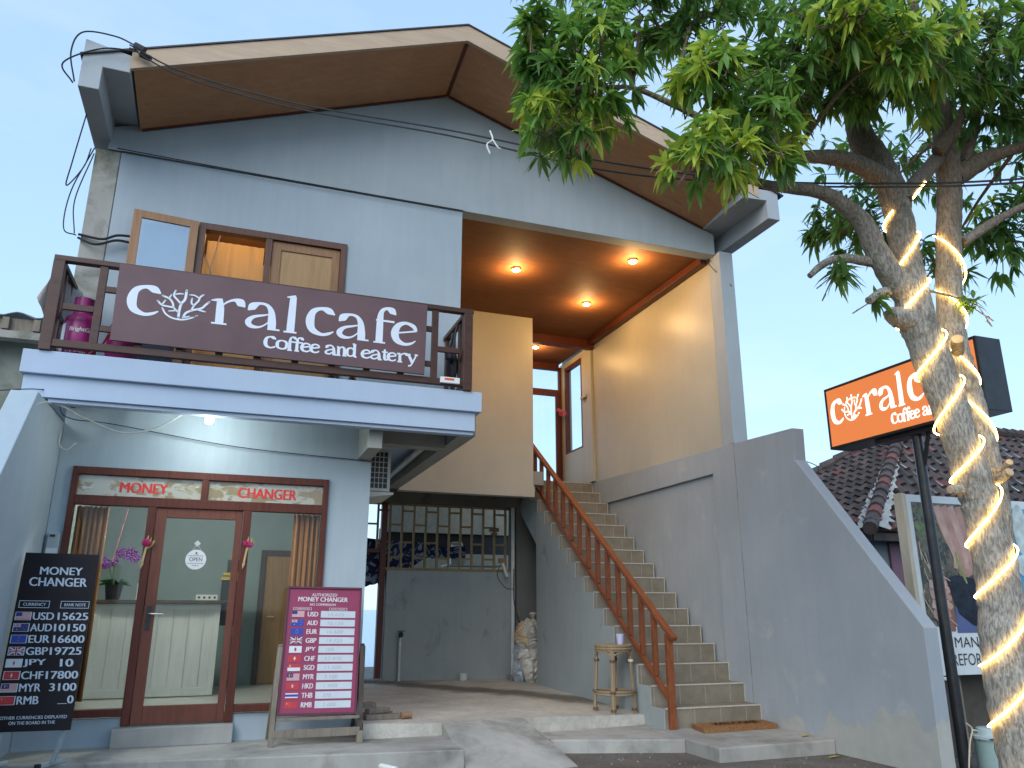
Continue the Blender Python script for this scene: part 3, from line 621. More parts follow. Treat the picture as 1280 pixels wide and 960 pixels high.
# curtains behind the side panes
def curtain(name, label, x0, x1, z0, z1, y, n):
    g = MB(); k = n*10; pts = []
    for i in range(k+1):
        u = i/k; ph = u*n*2*math.pi; pts.append((x0+(x1-x0)*u, y+0.03*math.sin(ph)+0.012*math.sin(ph*2.3+1), 0))
    vs_ = [(p[0]+0.0, p[1], z1) for p in pts]+[(p[0]+(0.0), p[1]*1+0.0, z0) for p in pts]
    g.add(vs_, [(i, i+1, k+1+i+1, k+1+i) for i in range(k)])
    o = g.build(name, MC, None, smooth=True); tag(o, label, 'curtain', 'shop window curtains')
    s_ = o.modifiers.new('thick', 'SOLIDIFY'); s_.thickness = 0.006
MC = wood('orange brown curtain cloth', (0.26, 0.095, 0.025), (0.46, 0.19, 0.055), (22, 3, 0.6), rough=0.8)
curtain('curtain', 'orange brown curtain gathered behind the left shop pane above the black board', -1.46, -1.17, -0.85, 1.0, 8.90, 6)
curtain('curtain', 'orange brown curtain gathered behind the right shop pane above the maroon board', 0.66, 0.935, -0.85, 1.0, 8.90, 5)
# the room: counter and what is on it, inner door
t = thing('shop_counter', 'whitewashed board counter with a dark top inside the shop', 'counter', (-0.7, 10.8, -1.0))
g = MB()
for i in range(8):
    x = -1.38+i*0.172; g.box(x, x+0.168, 10.62, 10.65, -0.92, 0.06)
g.box(-1.40, -0.0, 10.60, 10.618, -0.99, -0.90); g.box(-1.40, -1.33, 10.60, 10.618, -0.9, 0.06); g.box(-0.07, -0.0, 10.60, 10.618, -0.9, 0.06); g.box(-1.33, -0.07, 10.60, 10.618, 0.0, 0.06); g.box(-0.02, 0.0, 10.66, 11.2, -0.99, 0.06)
g.build('front_panel', M['board_white'], t, bevel=0.003)
g = MB(); g.box(-1.46, 0.03, 10.55, 11.22, 0.062, 0.105); g.build('counter_top', M['wood_dkold'], t, bevel=0.004)
t = thing('orchid', 'purple orchid in a black pot on the left end of the counter', 'plant', (-1.235, 10.72, 0.106))
g = MB(); g.lathe([(0.0, 0), (.075, 0), (.1, .17), (.088, .17), (.08, .14), (0, .14)], (-1.235, 10.72, 0.106), 20); g.build('pot', M['black'], t, smooth=True)
g = MB()
for k in range(9): a = k*0.72; blade(g, (-1.235, 10.72, .25), (-1.235+math.cos(a)*.2, 10.72+math.sin(a)*.17, .27+random.uniform(-.02, .07)), .06, bend=(0, 0, .05))
g.build('leaf', plain('orchid leaf', (0.04, 0.11, 0.04), .4), t)
g = MB(); P1 = catmull([(-1.235, 10.72, .25), (-1.26, 10.7, .42), (-1.23, 10.69, .60), (-1.12, 10.68, .66), (-1.03, 10.66, .60)], 5); P2 = catmull([(-1.235, 10.72, .25), (-1.29, 10.7, .42), (-1.34, 10.7, .54), (-1.43, 10.68, .52)], 5)
g.tube(P1, .006, 6); g.tube(P2, .005, 6); g.build('stem', plain('orchid stem', (0.08, 0.13, 0.05), .5), t)
g = MB()
for Pp, lo in ((P1, 10), (P2, 8)):
    for p in Pp[lo:]:
        for q in range(2):
            c = Vector(p)+Vector((random.uniform(-.03, .03), -.02, random.uniform(-.05, .04)))
            for k in range(5): a = k*1.256+random.random(); blade(g, c, c+Vector((math.cos(a)*.042, -.012, math.sin(a)*.042)), .036)
g.build('flower', plain('purple orchid petals', (0.17, 0.03, 0.22), .5), t)
tag(MB().box(-0.97, -0.91, 10.62, 10.64, 0.106, 0.30).build('card', M['white'], bevel=.002), 'small upright white card beside the orchid pot', 'card')
g = MB(); g.box(-0.30, -0.05, 10.57, 10.64, 0.106, 0.17)
for k in range(4): g.box(-0.275+k*.06, -0.25+k*.06, 10.566, 10.5695, 0.125, 0.15, 1)
tag(g.build('power_strip', [M['offwhite'], M['black']]), 'white strip of sockets on the right end of the counter', 'power strip')
t = thing('shrine_box', 'black draped box with gold bands at the far end of the counter', 'offering box', (0.1, 11.3, 0.1))
g = MB(); g.box(-0.02, 0.24, 11.0, 11.2, 0.106, 0.36); g.box(0.03, 0.2, 10.995, 11.19, 0.46, 0.62); g.box(0.0, 0.22, 10.99, 11.2, -0.2, 0.1); g.build('box', M['black'], t, bevel=.004)
g = MB(); g.box(-0.03, 0.25, 10.985, 11.21, 0.362, 0.40); g.box(-0.01, 0.23, 10.99, 11.2, 0.42, 0.457); g.lathe([(0, 0), (.06, 0), (.03, .06), (.045, .1), (0, .14)], (0.11, 11.05, 0.62), 12); g.build('gold_band', plain('gold trim', (0.55, 0.36, 0.06), .35, .6), t)
g = MB(); g.box(0.48, 0.56, 11.96, 12.018, -1.0, 0.82); g.box(1.1, 1.18, 11.96, 12.018, -1.0, 0.82); g.box(0.56, 1.1, 11.96, 12.018, 0.74, 0.82)
rd = g.build('room_door', M['wood_dkold'], B, bevel=.004)
g = MB(); g.box(0.562, 1.098, 11.98, 12.016, -0.99, 0.738); g.build('door_leaf', M['wood_door'], rd); g = MB(); g.tube([(0.63, 11.97, -.1), (0.63, 11.93, -.1), (0.72, 11.93, -.1)], .01, 6); g.build('handle', M['steel'], rd)
g = MB(); g.bar((-0.98, 8.80, 0.98), (-1.06, 8.80, 0.45), .055, .004, 0); o = g.build('sticker_strip', [plain('red white sticker', (0.62, 0.25, 0.27), .5, var=.5, scale=14)]); tag(o, 'narrow red and white strip stuck on the left shop pane', 'sticker')
# a round ceiling lamp lights the room
t = thing('ceiling_lamp', 'round white ceiling lamp inside the money changer room', 'lamp', (-0.3, 9.9, 1.7))
g = MB(); g.lathe([(0, 0), (.13, 0), (.15, .03), (.15, .055), (0, .055)], (-0.3, 9.9, 1.70), 24); g.build('diffuser', emit('room lamp', (1, .96, .88), 3.0), t, smooth=True)
l = bpy.data.lights.new('room_light', 'POINT'); l.energy = 26; l.color = (1, 1, .95); l.shadow_soft_size = .14; lo = bpy.data.objects.new('room_light', l); COL.objects.link(lo); lo.location = (-0.3, 9.9, 1.6)
l = bpy.data.lights.new('upstairs_light', 'POINT'); l.energy = 15; l.color = (1, .68, .34); l.shadow_soft_size = .08; lo = bpy.data.objects.new('upstairs_light', l); COL.objects.link(lo); lo.location = (-0.2, 9.7, 4.72)
t = thing('ceiling_lamp', 'warm ceiling lamp in the upstairs room behind the balcony door', 'lamp', (-0.2, 9.7, 4.79))
g = MB(); g.lathe([(0, 0), (.1, 0), (.11, .05), (.11, .1), (0, .1)], (-0.2, 9.7, 4.79), 20); g.build('diffuser', emit('upstairs lamp', (1, .7, .35), 6.0), t, smooth=True)
g = MB(); k = 40  # cloth kept flat so the doorway shows a plain amber glow
vs_ = [(-0.56+0.64*i/k, 9.05+.006*math.sin(i*1.1), 4.18) for i in range(k+1)]+[(-0.56+0.64*i/k, 9.07+.010*math.sin(i*.7+.4), 2.32) for i in range(k+1)]
g.add(vs_, [(i, i+1, k+2+i, k+1+i) for i in range(k)]); 
mcur, N_, L_, P_ = new_mat('sheer yellow cloth'); P_.inputs['Base Color'].default_value = (.5, .36, .2, 1); P_.inputs['Roughness'].default_value = .8
tl = N_.new('ShaderNodeBsdfTranslucent'); tl.inputs[0].default_value = (.6, .42, .24, 1); ms = N_.new('ShaderNodeMixShader'); ms.inputs[0].default_value = .6
L_.new(P_.outputs[0], ms.inputs[1]); L_.new(tl.outputs[0], ms.inputs[2]); L_.new(ms.outputs[0], N_['Material Output'].inputs[0])
tag(g.build('curtain', mcur, None, smooth=True), 'flat sheer yellow curtain shaped to give the open balcony doorway an amber glow', 'curtain')

# ------------------------------------------------------------------ lamps of the porch and the shopfront
def downlight(x, y, z, label, e):
    t = thing('ceiling_light', label, 'light', (x, y, z), 'porch ceiling lights')
    g = MB(); g.lathe([(.058, 0), (.066, .004), (.066, .034), (.0, .034)], (x, y, z-.034), 24); g.build('trim_ring', M['white'], t, smooth=True)
    g = MB(); g.lathe([(0, 0), (.04, .002), (.054, .012), (.054, .018), (0, .018)], (x, y, z-.052), 24); g.build('diffuser', emit('warm diffuser', (1, .66, .26), 26), t, smooth=True)
    l = bpy.data.lights.new('porch_light', 'POINT'); l.energy = e; l.color = (1.0, 0.60, 0.24); l.shadow_soft_size = 0.05
    lo = bpy.data.objects.new('porch_light', l); COL.objects.link(lo); lo.location = (x, y, z-.17)
downlight(3.77, 10.3, 5.044, 'warm round ceiling light nearest the lit yellow wall', 12)
downlight(5.31, 9.42, 5.044, 'warm round ceiling light nearest the front beam and column', 11.5)
downlight(5.38, 11.2, 5.044, 'warm round ceiling light in the middle of the porch', 11.5)
downlight(5.39, 13.6, 5.044, 'small warm ceiling light deep inside by the terrace door', 9)
t = thing('light_bulb', 'bare white bulb glowing under the balcony edge', 'lamp', (-0.29, 8.2, 1.79))
g = MB(); g.lathe([(0, 0), (.03, .008), (.042, .035), (.036, .065), (.018, .09), (0, .09)], (-0.29, 8.2, 1.79), 16); g.build('bulb', emit('white bulb', (.92, 1, .95), 40), t, smooth=True)
g = MB(); g.lathe([(.02, 0), (.025, .18), (0, .182)], (-0.29, 8.2, 1.88), 12); g.build('socket', M['offwhite'], t)
l = bpy.data.lights.new('bulb_light', 'POINT'); l.energy = 3.2; l.color = (.92, 1, .92); l.shadow_soft_size = .04; lo = bpy.data.objects.new('bulb_light', l); COL.objects.link(lo); lo.location = (-0.29, 8.2, 1.74)
g = MB(); g.tube([(2.22, 8.9, 1.99), (2.22, 11.95, 1.94)], .04, 12); tag(g.build('drain_pipe', M['pvc'], smooth=True), 'white pipe slung under the balcony slab beside the air conditioner', 'pipe')
# air conditioner
t = thing('air_conditioner', 'white outdoor air conditioning unit on a bracket by the shop corner', 'air conditioner', (1.62, 9.6, 1.32))
g = MB(); g.wall(XZ, 1.50, 1.76, 1.35, 1.86, [(1.525, 1.725, 1.385, 1.825)], 9.2, 9.23); g.box(1.5, 1.76, 9.231, 10.0, 1.35, 1.86); g.build('casing', M['offwhite'], t, bevel=.006)
g = MB(); g.box(1.525, 1.725, 9.222, 9.2295, 1.385, 1.825); g.build('coil', M['black'], t)
g = MB()
for k in range(1, 4): x = 1.525+k*.05; g.box(x-.004, x+.004, 9.206, 9.212, 1.385, 1.825)
for k in range(1, 7): z = 1.385+k*.063; g.box(1.525, 1.725, 9.2125, 9.218, z-.004, z+.004)
g.build('guard', M['offwhite'], t)
g = MB(); g.prism([(1.462, 1.26), (1.80, 1.31), (1.80, 1.335), (1.462, 1.335)], 'y', 9.15, 9.95); g.build('bracket', M['offwhite'], t, bevel=.004)
# electricity meter
t = thing('electricity_meter', 'small grey electricity meter in the corner left of the shopfront', 'meter', (-1.63, 8.75, 0.5))
g = MB(); g.box(-1.655, -1.545, 8.73, 8.797, 0.50, 0.72); g.build('case', plain('meter grey', (.36, .42, .44), .4), t, bevel=.012)
g = MB(); g.box(-1.63, -1.585, 8.722, 8.729, 0.675, 0.695); g.build('display', M['black'], t); g = MB(); g.box(-1.645, -1.55, 8.722, 8.729, 0.51, 0.565); g.build('terminal_cover', M['pvc'], t)

# ------------------------------------------------------------------ railings
t = thing('balcony_railing', 'dark brown wooden balcony railing along the pale blue slab', 'railing', (0.28, 7.9, 2.292))
y = 7.86
g = MB(); g.box(-1.81, 2.36, y-.035, y+.05, 3.19, 3.245); g.bar((-1.76, y, 3.2), (-1.76, 8.79, 3.2), .08, .05); g.bar((2.30, y, 3.2), (2.30, 8.79, 3.2), .08, .05); g.build('handrail', M['wood_dark'], t, bevel=.006)
g = MB(); g.box(-1.74, 2.29, y-.03, y+.03, 2.335, 2.405); g.bar((-1.76, y+.03, 2.37), (-1.76, 8.79, 2.37), .06, .06); g.bar((2.30, y+.03, 2.37), (2.30, 8.79, 2.37), .06, .06); g.build('bottom_rail', M['wood_dark'], t, bevel=.004)
for x in (-1.76, 2.30):
    g = MB(); g.box(x-.05, x+.05, y-.04, y+.06, 2.294, 3.19); g.build('corner_post', M['wood_dark'], t, bevel=.004)
bx = [-1.375, -0.99, -0.62, -0.26, 0.1, 0.47, 0.84, 1.2, 1.56, 1.925]
for x in bx:
    g = MB(); g.box(x-.035, x+.035, y-.022, y+.022, 2.405, 3.19); g.build('baluster', M['wood_dark'], t, bevel=.003)
ex = [-1.71]+bx+[2.25]
for i in range(len(ex)-1):
    for zz_ in ((2.74,) if i % 2 == 0 else (2.96, 2.56)): MB().box(ex[i]+.036, ex[i+1]-.036, y-.018, y+.018, zz_-.03, zz_+.03).build('cross_rail', M['wood_dark'], t, bevel=.003)
for x in (-1.76, 2.30): MB().bar((x, y+.07, 2.74), (x, 8.79, 2.74), .035, .05).build('cross_rail', M['wood_dark'], t, bevel=.003)
for x in (-1.76, 2.30):
    for yy in (8.15, 8.45, 8.74):
        g = MB(); g.box(x-.022, x+.022, yy-.03, yy+.03, 2.402, 3.176); g.build('baluster', M['wood_dark'], t, bevel=.003)
# stair railing: newel, handrail, lower rail, balusters
t = thing('stair_railing', 'orange brown wooden railing climbing the left side of the stairs', 'railing', (5.06, 8.6, -1.33))
hr = lambda y_: -0.225+(y_-8.55)*0.7015
br_ = lambda y_: -0.99+(y_-8.6)*0.7415
g = MB(); g.box(5.02, 5.10, 8.50, 8.565, -1.33, hr(8.53)-.03); g.build('newel_post', M['wood_rail'], t, bevel=.005)
g = MB(); g.bar((5.06, 8.40, hr(8.40)), (5.06, 13.35, hr(13.35)), .085, .06); g.build('handrail', M['wood_rail'], t, bevel=.012)
g = MB(); g.bar((5.06, 8.566, br_(8.566)), (5.06, 13.3, br_(13.3)), .055, .06); g.build('bottom_rail', M['wood_rail'], t, bevel=.005)
for i in range(15):
    yy = 8.86+i*0.305; th = .03
    g = MB(); g.box(5.06-th, 5.06+th, yy-.03, yy+.03, br_(yy)+.03, hr(yy)-.03); g.build('baluster', M['wood_rail'], t, bevel=.004)

# ------------------------------------------------------------------ the brush-stroke alphabet of the cafe signs (x-height about .27)
GL = {
 'C': [([(-.845,2.96),(-.905,2.995),(-.985,3.013),(-1.065,2.97),(-1.092,2.87),(-1.065,2.775),(-.975,2.731),(-.90,2.745),(-.848,2.775)],[.012,.072,.036,.062,.088,.07,.036,.03,.012])],
 'r': [([(-.305,2.985),(-.293,2.88),(-.288,2.722)],[.05,.075,.078]), ([(-.362,2.722),(-.218,2.722)],[.018,.018]), ([(-.385,2.958),(-.33,2.968),(-.285,2.978)],[.008,.03,.02]), ([(-.285,2.90),(-.235,2.955),(-.165,2.987),(-.105,2.965),(-.06,2.925)],[.012,.02,.032,.085,.01])],
 'a': [([(-.03,2.90),(.01,2.945),(.075,2.985),(.15,2.975),(.195,2.91),(.208,2.81),(.212,2.73)],[.01,.08,.03,.034,.06,.08,.08]), ([(.17,2.722),(.29,2.722)],[.018,.018]), ([(.20,2.888),(.13,2.865),(.03,2.835),(-.018,2.78),(.01,2.737),(.08,2.73),(.14,2.76),(.195,2.82)],[.01,.02,.034,.06,.045,.024,.016,.01])],
 'l': [([(.40,3.105),(.397,2.9),(.395,2.722)],[.066,.075,.078]), ([(.33,2.716),(.458,2.716)],[.018,.018]), ([(.335,3.092),(.38,3.10),(.425,3.115)],[.008,.026,.02])],
 'f': [([(1.475,3.045),(1.432,3.085),(1.375,3.107),(1.325,3.075),(1.307,3.0),(1.305,2.86),(1.305,2.722)],[.01,.075,.034,.045,.066,.074,.076]), ([(1.245,2.716),(1.37,2.716)],[.018,.018]), ([(1.262,2.965),(1.46,2.962)],[.02,.024])],
 'e': [([(1.475,2.842),(1.59,2.865),(1.705,2.89)],[.016,.018,.02]), ([(1.70,2.885),(1.67,2.938),(1.585,2.967),(1.505,2.93),(1.47,2.845),(1.495,2.765),(1.575,2.728),(1.65,2.743),(1.697,2.778)],[.034,.045,.034,.06,.085,.07,.036,.026,.01])],
 'o': [([(.13,2.975),(.03,2.94),(0,2.853),(.03,2.765),(.13,2.73),(.23,2.765),(.26,2.853),(.23,2.94),(.13,2.975)],[.03,.06,.085,.06,.03,.06,.085,.06,.03])],
 'n': [([(.05,2.975),(.05,2.72)],[.075,.075]), ([(0,2.722),(.11,2.722)],[.02,.02]), ([(.0,2.965),(.05,2.97)],[.02,.02]), ([(.07,2.92),(.13,2.97),(.19,2.955),(.215,2.88),(.215,2.72)],[.02,.035,.06,.075,.075]), ([(.165,2.722),(.28,2.722)],[.02,.02])],
 'd': [([(.2,2.93),(.12,2.975),(.04,2.94),(.01,2.85),(.04,2.76),(.12,2.73),(.2,2.78)],[.02,.03,.06,.085,.06,.03,.02]), ([(.22,3.11),(.22,2.72)],[.075,.075]), ([(.16,3.1),(.22,3.105)],[.02,.02]), ([(.22,2.722),(.29,2.722)],[.02,.02])],
 't': [([(.08,3.05),(.08,2.8),(.11,2.74),(.18,2.745)],[.05,.075,.06,.02]), ([(.0,2.965),(.17,2.965)],[.022,.022])],
 'y': [([(.03,2.97),(.15,2.73)],[.075,.075]), ([(.26,2.97),(.16,2.74),(.10,2.64),(.03,2.625)],[.03,.035,.035,.05]), ([(-.02,2.975),(.09,2.975)],[.02,.02]), ([(.21,2.975),(.31,2.975)],[.02,.02])],
}
def gx(k):
    xs_ = [p[0] for st, w in GL[k] for p in st]; return min(xs_), max(xs_)
def glyph(mb, k, mp, dx=0.0, wmul=1.0, wmin=0.0, h=0.0, sc=1.0, z0=2.72, zb=2.72, mat=0):
    for st, w in GL[k]:
        mb.ribbon(mp, [(dx+(p[0])*sc, zb+(p[1]-z0)*sc) for p in st], [q*sc for q in w], 7, mat, wmul, wmin, h)
        h += 0.0004
def coralpx(x, y): return (-1.129+(x-130)*.001123, 2.862-(y-300-.12*(x-130))*.001308)
CORAL = [([(408,368),(440,415),(500,450),(580,464),(668,446)],14), ([(684,435),(696,433)],12), ([(545,448),(545,390),(555,335),(580,300),(585,230)],21),
 ([(540,405),(500,370),(485,330),(455,295),(398,270)],16), ([(452,292),(467,263)],12), ([(500,367),(450,357),(402,345),(365,312)],15), ([(403,343),(425,308)],13), ([(518,392),(463,394)],11),
 ([(553,338),(520,305),(488,270),(496,230)],16), ([(498,262),(525,256),(560,257)],13), ([(582,447),(600,412),(650,390),(720,375),(752,347),(778,324)],19), ([(640,394),(660,350),(690,315),(700,285),(725,265)],16),
 ([(692,292),(655,270),(615,265)],12), ([(656,352),(636,330),(637,295)],15), ([(690,386),(755,403)],13), ([(585,447),(632,440)],12)]
def cafe_logo(mb, mp, h, wm=1.0):
    glyph(mb, 'C', mp, 0, wm, h=h)
    for i, (st, w) in enumerate(CORAL):
        Q = [coralpx(*p) for p in st]; mb.ribbon(mp, Q, [w*.00116]*len(Q), 6, 0, wm, 0, h+.0003*i)
        for p in (Q[0], Q[-1]): mb.disc(mp, p[0], p[1], w*.00058*wm, 0, h+.0003*i, 10)
    glyph(mb, 'r', mp, 0, wm, h=h); glyph(mb, 'a', mp, 0, wm, h=h); glyph(mb, 'l', mp, 0, wm, h=h)
    glyph(mb, 'C', mp, 1.675, wm, h=h); glyph(mb, 'a', mp, .905, wm, h=h); glyph(mb, 'f', mp, 0, wm, h=h); glyph(mb, 'e', mp, 0, wm, h=h)
    # small line
    adv = [('C', .34), ('o', .30), ('f', .21), ('f', .21), ('e', .27), ('e', .27), (' ', .16), ('a', .34), ('n', .31), ('d', .31), (' ', .16), ('e', .27), ('a', .34), ('t', .20), ('e', .27), ('r', .32), ('y', .27)]
    tot = sum(a for _, a in adv); x = 0.165; sc = (1.70-.165)/tot
    for k, a in adv:
        if k != ' ': s1 = sc*(1.2 if k == 'C' else 1.08); glyph(mb, k, mp, x-gx(k)[0]*s1, 1.12*wm, .0165, h, s1, 2.72, 2.525)
        x += a*sc
t = thing('banner_sign', 'wide maroon brown Coral cafe sign board fixed on the balcony railing', 'sign', (0.29, 7.8, 2.42))
g = MB(); g.prism([(-1.229, 2.437), (1.808, 2.413), (1.818, 3.212), (-1.241, 3.222)], 'y', 7.79, 7.818); g.build('board', M['sign_brown'], t, bevel=.003)
sm = plane_map((0, 7.788, 0), (1, 0, 0), (0, 0, 1)); g = MB(); cafe_logo(g, sm, 0.0); g.build('lettering', M['letter_blue'], t)

# ------------------------------------------------------------------ orange light box on its pole
t = thing('lightbox_sign', 'backlit orange Coral cafe light box on a black steel pole', 'sign', (6.72, 6.1, -1.47))
g = MB(); X0, X1, Y0, Y1, Z0, Z1 = 6.6, 6.93, 5.14, 7.22, 1.82, 2.556
g.box(X0+.012, X1, Y0, Y1, Z0, Z1); g.box(X0, X0+.0115, Y0, Y1, Z0, Z0+.03); g.box(X0, X0+.0115, Y0, Y1, Z1-.03, Z1); g.box(X0, X0+.0115, Y0, Y0+.03, Z0+.03, Z1-.03); g.box(X0, X0+.0115, Y1-.03, Y1, Z0+.03, Z1-.03)
g.box(6.66, 6.82, 5.6, 6.6, 1.77, 1.819)
g.build('case', M['black_steel'], t, bevel=.004)
mo, N_, L_, P_ = new_mat('backlit orange acrylic'); P_.inputs['Base Color'].default_value = (.52, .17, .06, 1); P_.inputs['Roughness'].default_value = .3
P_.inputs['Emission Color'].default_value = (1.0, .27, .07, 1); P_.inputs['Emission Strength'].default_value = .2
g = MB(); g.box(X0+.006, X0+.0118, Y0+.03, Y1-.03, Z0+.03, Z1-.03); g.build('face', mo, t)
kx = (Y1-Y0)/3.06; kz = (Z1-Z0)/.8
lm = lambda a, b, h=0.0: Vector((X0+.0045-h, Y1-(a+1.241)*kx, Z0+(b-2.43)*kz+.015))
ml, N_, L_, P_ = new_mat('backlit white letters'); P_.inputs['Base Color'].default_value = (.8, .8, .8, 1); P_.inputs['Emission Color'].default_value = (1, .97, .9, 1); P_.inputs['Emission Strength'].default_value = .4
g = MB(); cafe_logo(g, lm, 0.0, 1.12); g.build('lettering', ml, t)
g = MB(); g.tube([(6.74, 6.1, -1.5), (6.74, 6.1, 1.77)], .052, 16); g.bar((6.74, 5.95, 1.78), (6.74, 6.06, 1.45), .03, .03); g.build('pole', M['black_steel'], t, smooth=True)

# ------------------------------------------------------------------ flags for the two rate boards
FC = [('navy', (.02, .03, .16)), ('red', (.5, .03, .04)), ('whitef', (.68, .7, .72)), ('blue', (.02, .05, .35)), ('yellow', (.7, .5, .03)), ('lblue', (.1, .28, .55))]
FM = [plain('flag '+a, b, .5, var=.05) for a, b in FC]; NV, RD, WH, BL, YE, LB = range(6)
def flag(mb, kind, mp, x, y, w, h_):
    e = .0006
    R_ = lambda a, b, c, d, m, h=0.0: mb.rect(mp, x+a*w, x+b*w, y+c*h_, y+d*h_, m, h)
    D_ = lambda a, b, r, m, h: mb.disc(mp, x+a*w, y+b*h_, r*h_, m, h, 16)
    def line(a, b, wd, m, h): 
        mb.ribbon(mp, [(x+a[0]*w, y+a[1]*h_), (x+(a[0]+b[0])/2*w, y+(a[1]+b[1])/2*h_), (x+b[0]*w, y+b[1]*h_)], [wd*h_]*3, 1, m, h=h)
    def jack(a0, a1, b0, b1, bg_):
        R_(a0, a1, b0, b1, bg_, e*2); ww_, hh_ = a1-a0, b1-b0
        line((a0+.03, b0+.05), (a1-.03, b1-.05), .16*hh_, WH, e*3); line((a0+.03, b1-.05), (a1-.03, b0+.05), .16*hh_, WH, e*3)
        R_(a0, a1, b0+.36*hh_, b0+.64*hh_, WH, e*4); R_(a0+.4*ww_, a0+.6*ww_, b0, b1, WH, e*4.2); R_(a0, a1, b0+.42*hh_, b0+.58*hh_, RD, e*5); R_(a0+.44*ww_, a0+.56*ww_, b0, b1, RD, e*5.2)
    if kind == 'USD':
        R_(0, 1, 0, 1, WH)
        for k in range(0, 13, 2): R_(0, 1, k/13, (k+1)/13, RD, e)
        R_(0, .42, 6/13, 1, NV, e*2)
    elif kind == 'MYR':
        R_(0, 1, 0, 1, WH)
        for k in range(1, 14, 2): R_(0, 1, k/14, (k+1)/14, RD, e)
        R_(0, .5, 6/14, 1, NV, e*2); D_(.22, .71, .2, YE, e*3); D_(.27, .71, .17, NV, e*4); mb.star(mp, x+.38*w, y+.71*h_, .13*h_, YE, e*4)
    elif kind == 'AUD':
        R_(0, 1, 0, 1, BL if mb.alt else NV); jack(0, .5, .5, 1, NV)
        for a, b, r_ in ((.25, .22, .12), (.75, .82, .06), (.65, .52, .06), (.86, .58, .06), (.75, .2, .07)): mb.star(mp, x+a*w, y+b*h_, r_*h_, WH, e*2)
    elif kind == 'EUR':
        R_(0, 1, 0, 1, BL)
        for k in range(12): a = k*math.pi/6; mb.star(mp, x+.5*w+.3*h_*math.cos(a), y+.5*h_+.3*h_*math.sin(a), .055*h_, YE, e)
    elif kind == 'GBP': jack(0, 1, 0, 1, NV)
    elif kind == 'JPY': R_(0, 1, 0, 1, WH); D_(.5, .5, .28, RD, e)
    elif kind == 'CHF': R_(0, 1, 0, 1, RD); mb.rect(mp, x+.5*w-.28*h_, x+.5*w+.28*h_, y+.41*h_, y+.59*h_, WH, e); mb.rect(mp, x+.5*w-.09*h_, x+.5*w+.09*h_, y+.22*h_, y+.78*h_, WH, e*1.4)
    elif kind == 'SGD': R_(0, 1, 0, .5, WH); R_(0, 1, .5, 1, RD); D_(.2, .75, .16, WH, e); D_(.25, .75, .14, RD, e*2)
    elif kind == 'HKD':
        R_(0, 1, 0, 1, RD)
        for k in range(5): a = k*1.2566+1.57; mb.disc(mp, x+.5*w+.16*h_*math.cos(a), y+.5*h_+.16*h_*math.sin(a), .09*h_, WH, e+k*.0001, 10)
    elif kind == 'THB': R_(0, 1, 0, .17, RD); R_(0, 1, .17, .33, WH); R_(0, 1, .33, .67, BL); R_(0, 1, .67, .83, WH); R_(0, 1, .83, 1, RD)
    elif kind == 'RMB':
        R_(0, 1, 0, 1, RD); mb.star(mp, x+.18*w, y+.7*h_, .2*h_, YE, e)
        for a, b in ((.36, .88), (.43, .74), (.43, .57), (.36, .44)): mb.star(mp, x+a*w, y+b*h_, .06*h_, YE, e)
# black rate board
t = thing('rate_board', 'black standing MONEY CHANGER rate board left of the shop door', 'sign board', (-1.37, 7.95, -1.25))
TL, TR = Vector((-1.652, 7.97, .474)), Vector((-1.072, 7.97, .468)); BLc = Vector((-1.665, 7.86, -.965))
U = (TR-TL); Vv = (BLc-TL); nrm = Vv.cross(U).normalized()
if nrm.y > 0: nrm = -nrm
def kb(u, v, h=0.0): return TL+U*u+Vv*(1-v)+nrm*h     # v up
def kd(u, v, h=0.0): return TL+U*u+Vv*v+nrm*h
g = MB(); a_ = [kd(0, 0), kd(1, 0), kd(1, 1), kd(0, 1)]; b_ = [p-nrm*.03 for p in a_]; g.add(a_+b_, [(0, 3, 2, 1), (4, 5, 6, 7), (0, 1, 5, 4), (1, 2, 6, 5), (2, 3, 7, 6), (3, 0, 4, 7)])
g.build('panel', plain('black vinyl panel', (.016, .010, .013), .35, var=.25, scale=4, spec=.2), t)
mk = lambda u, v, h=0.0: kb(u, v, h+.0025)
g = MB(); inkb = plain('pale vinyl letters', (.62, .68, .76), .5, var=.05)
T_ = lambda s_, u0, u1, v0, v1, sh=-.07, bo=.024: MB().text(s_, mk, u0, u1, 1-v1, 1-v0, 0, bo, sh).build('lettering', inkb, t)
T_('MONEY', .235, .80, .082, .128); T_('CHANGER', .125, .895, .145, .196)
for (u0, u1) in ((.045, .445), (.59, .975)):
    for (a, b, c, d) in ((u0, u1, .281, .284), (u0, u1, .320, .323), (u0, u0+.008, .281, .323), (u1-.008, u1, .281, .323)): g.rect(mk, a, b, 1-d, 1-c)
g.build('lettering_box', inkb, t)
T_('CURRENCY', .10, .395, .294, .311, -.07, .015); T_('BANK NOTE', .64, .93, .294, .311, -.07, .015)
rows = [('USD', '15625', .58, .985), ('AUD', '10150', .56, .975), ('EUR', '16600', .575, .985), ('GBP', '19725', .56, .975), ('JPY', '10', .72, .89), ('CHF', '17800', .565, .98), ('MYR', '3100', .64, .985), ('RMB', '0', .90, .975)]
v0s = [.348, .413, .478, .545, .611, .678, .745, .813]
for (c, n_, u0, u1), v in zip(rows, v0s): T_(c, .255, .53, v, v+.043); T_(n_, u0, u1, v, v+.043)
MB().rect(mk, .78, .90, 1-.858, 1-.855).build('underline', inkb, t)
T_('OTHER CURRENCIES DISPLAYED', .09, .93, .918, .935, -.07, .015); T_('ON THE BOARD IN THE', .21, .79, .946, .963, -.07, .015)
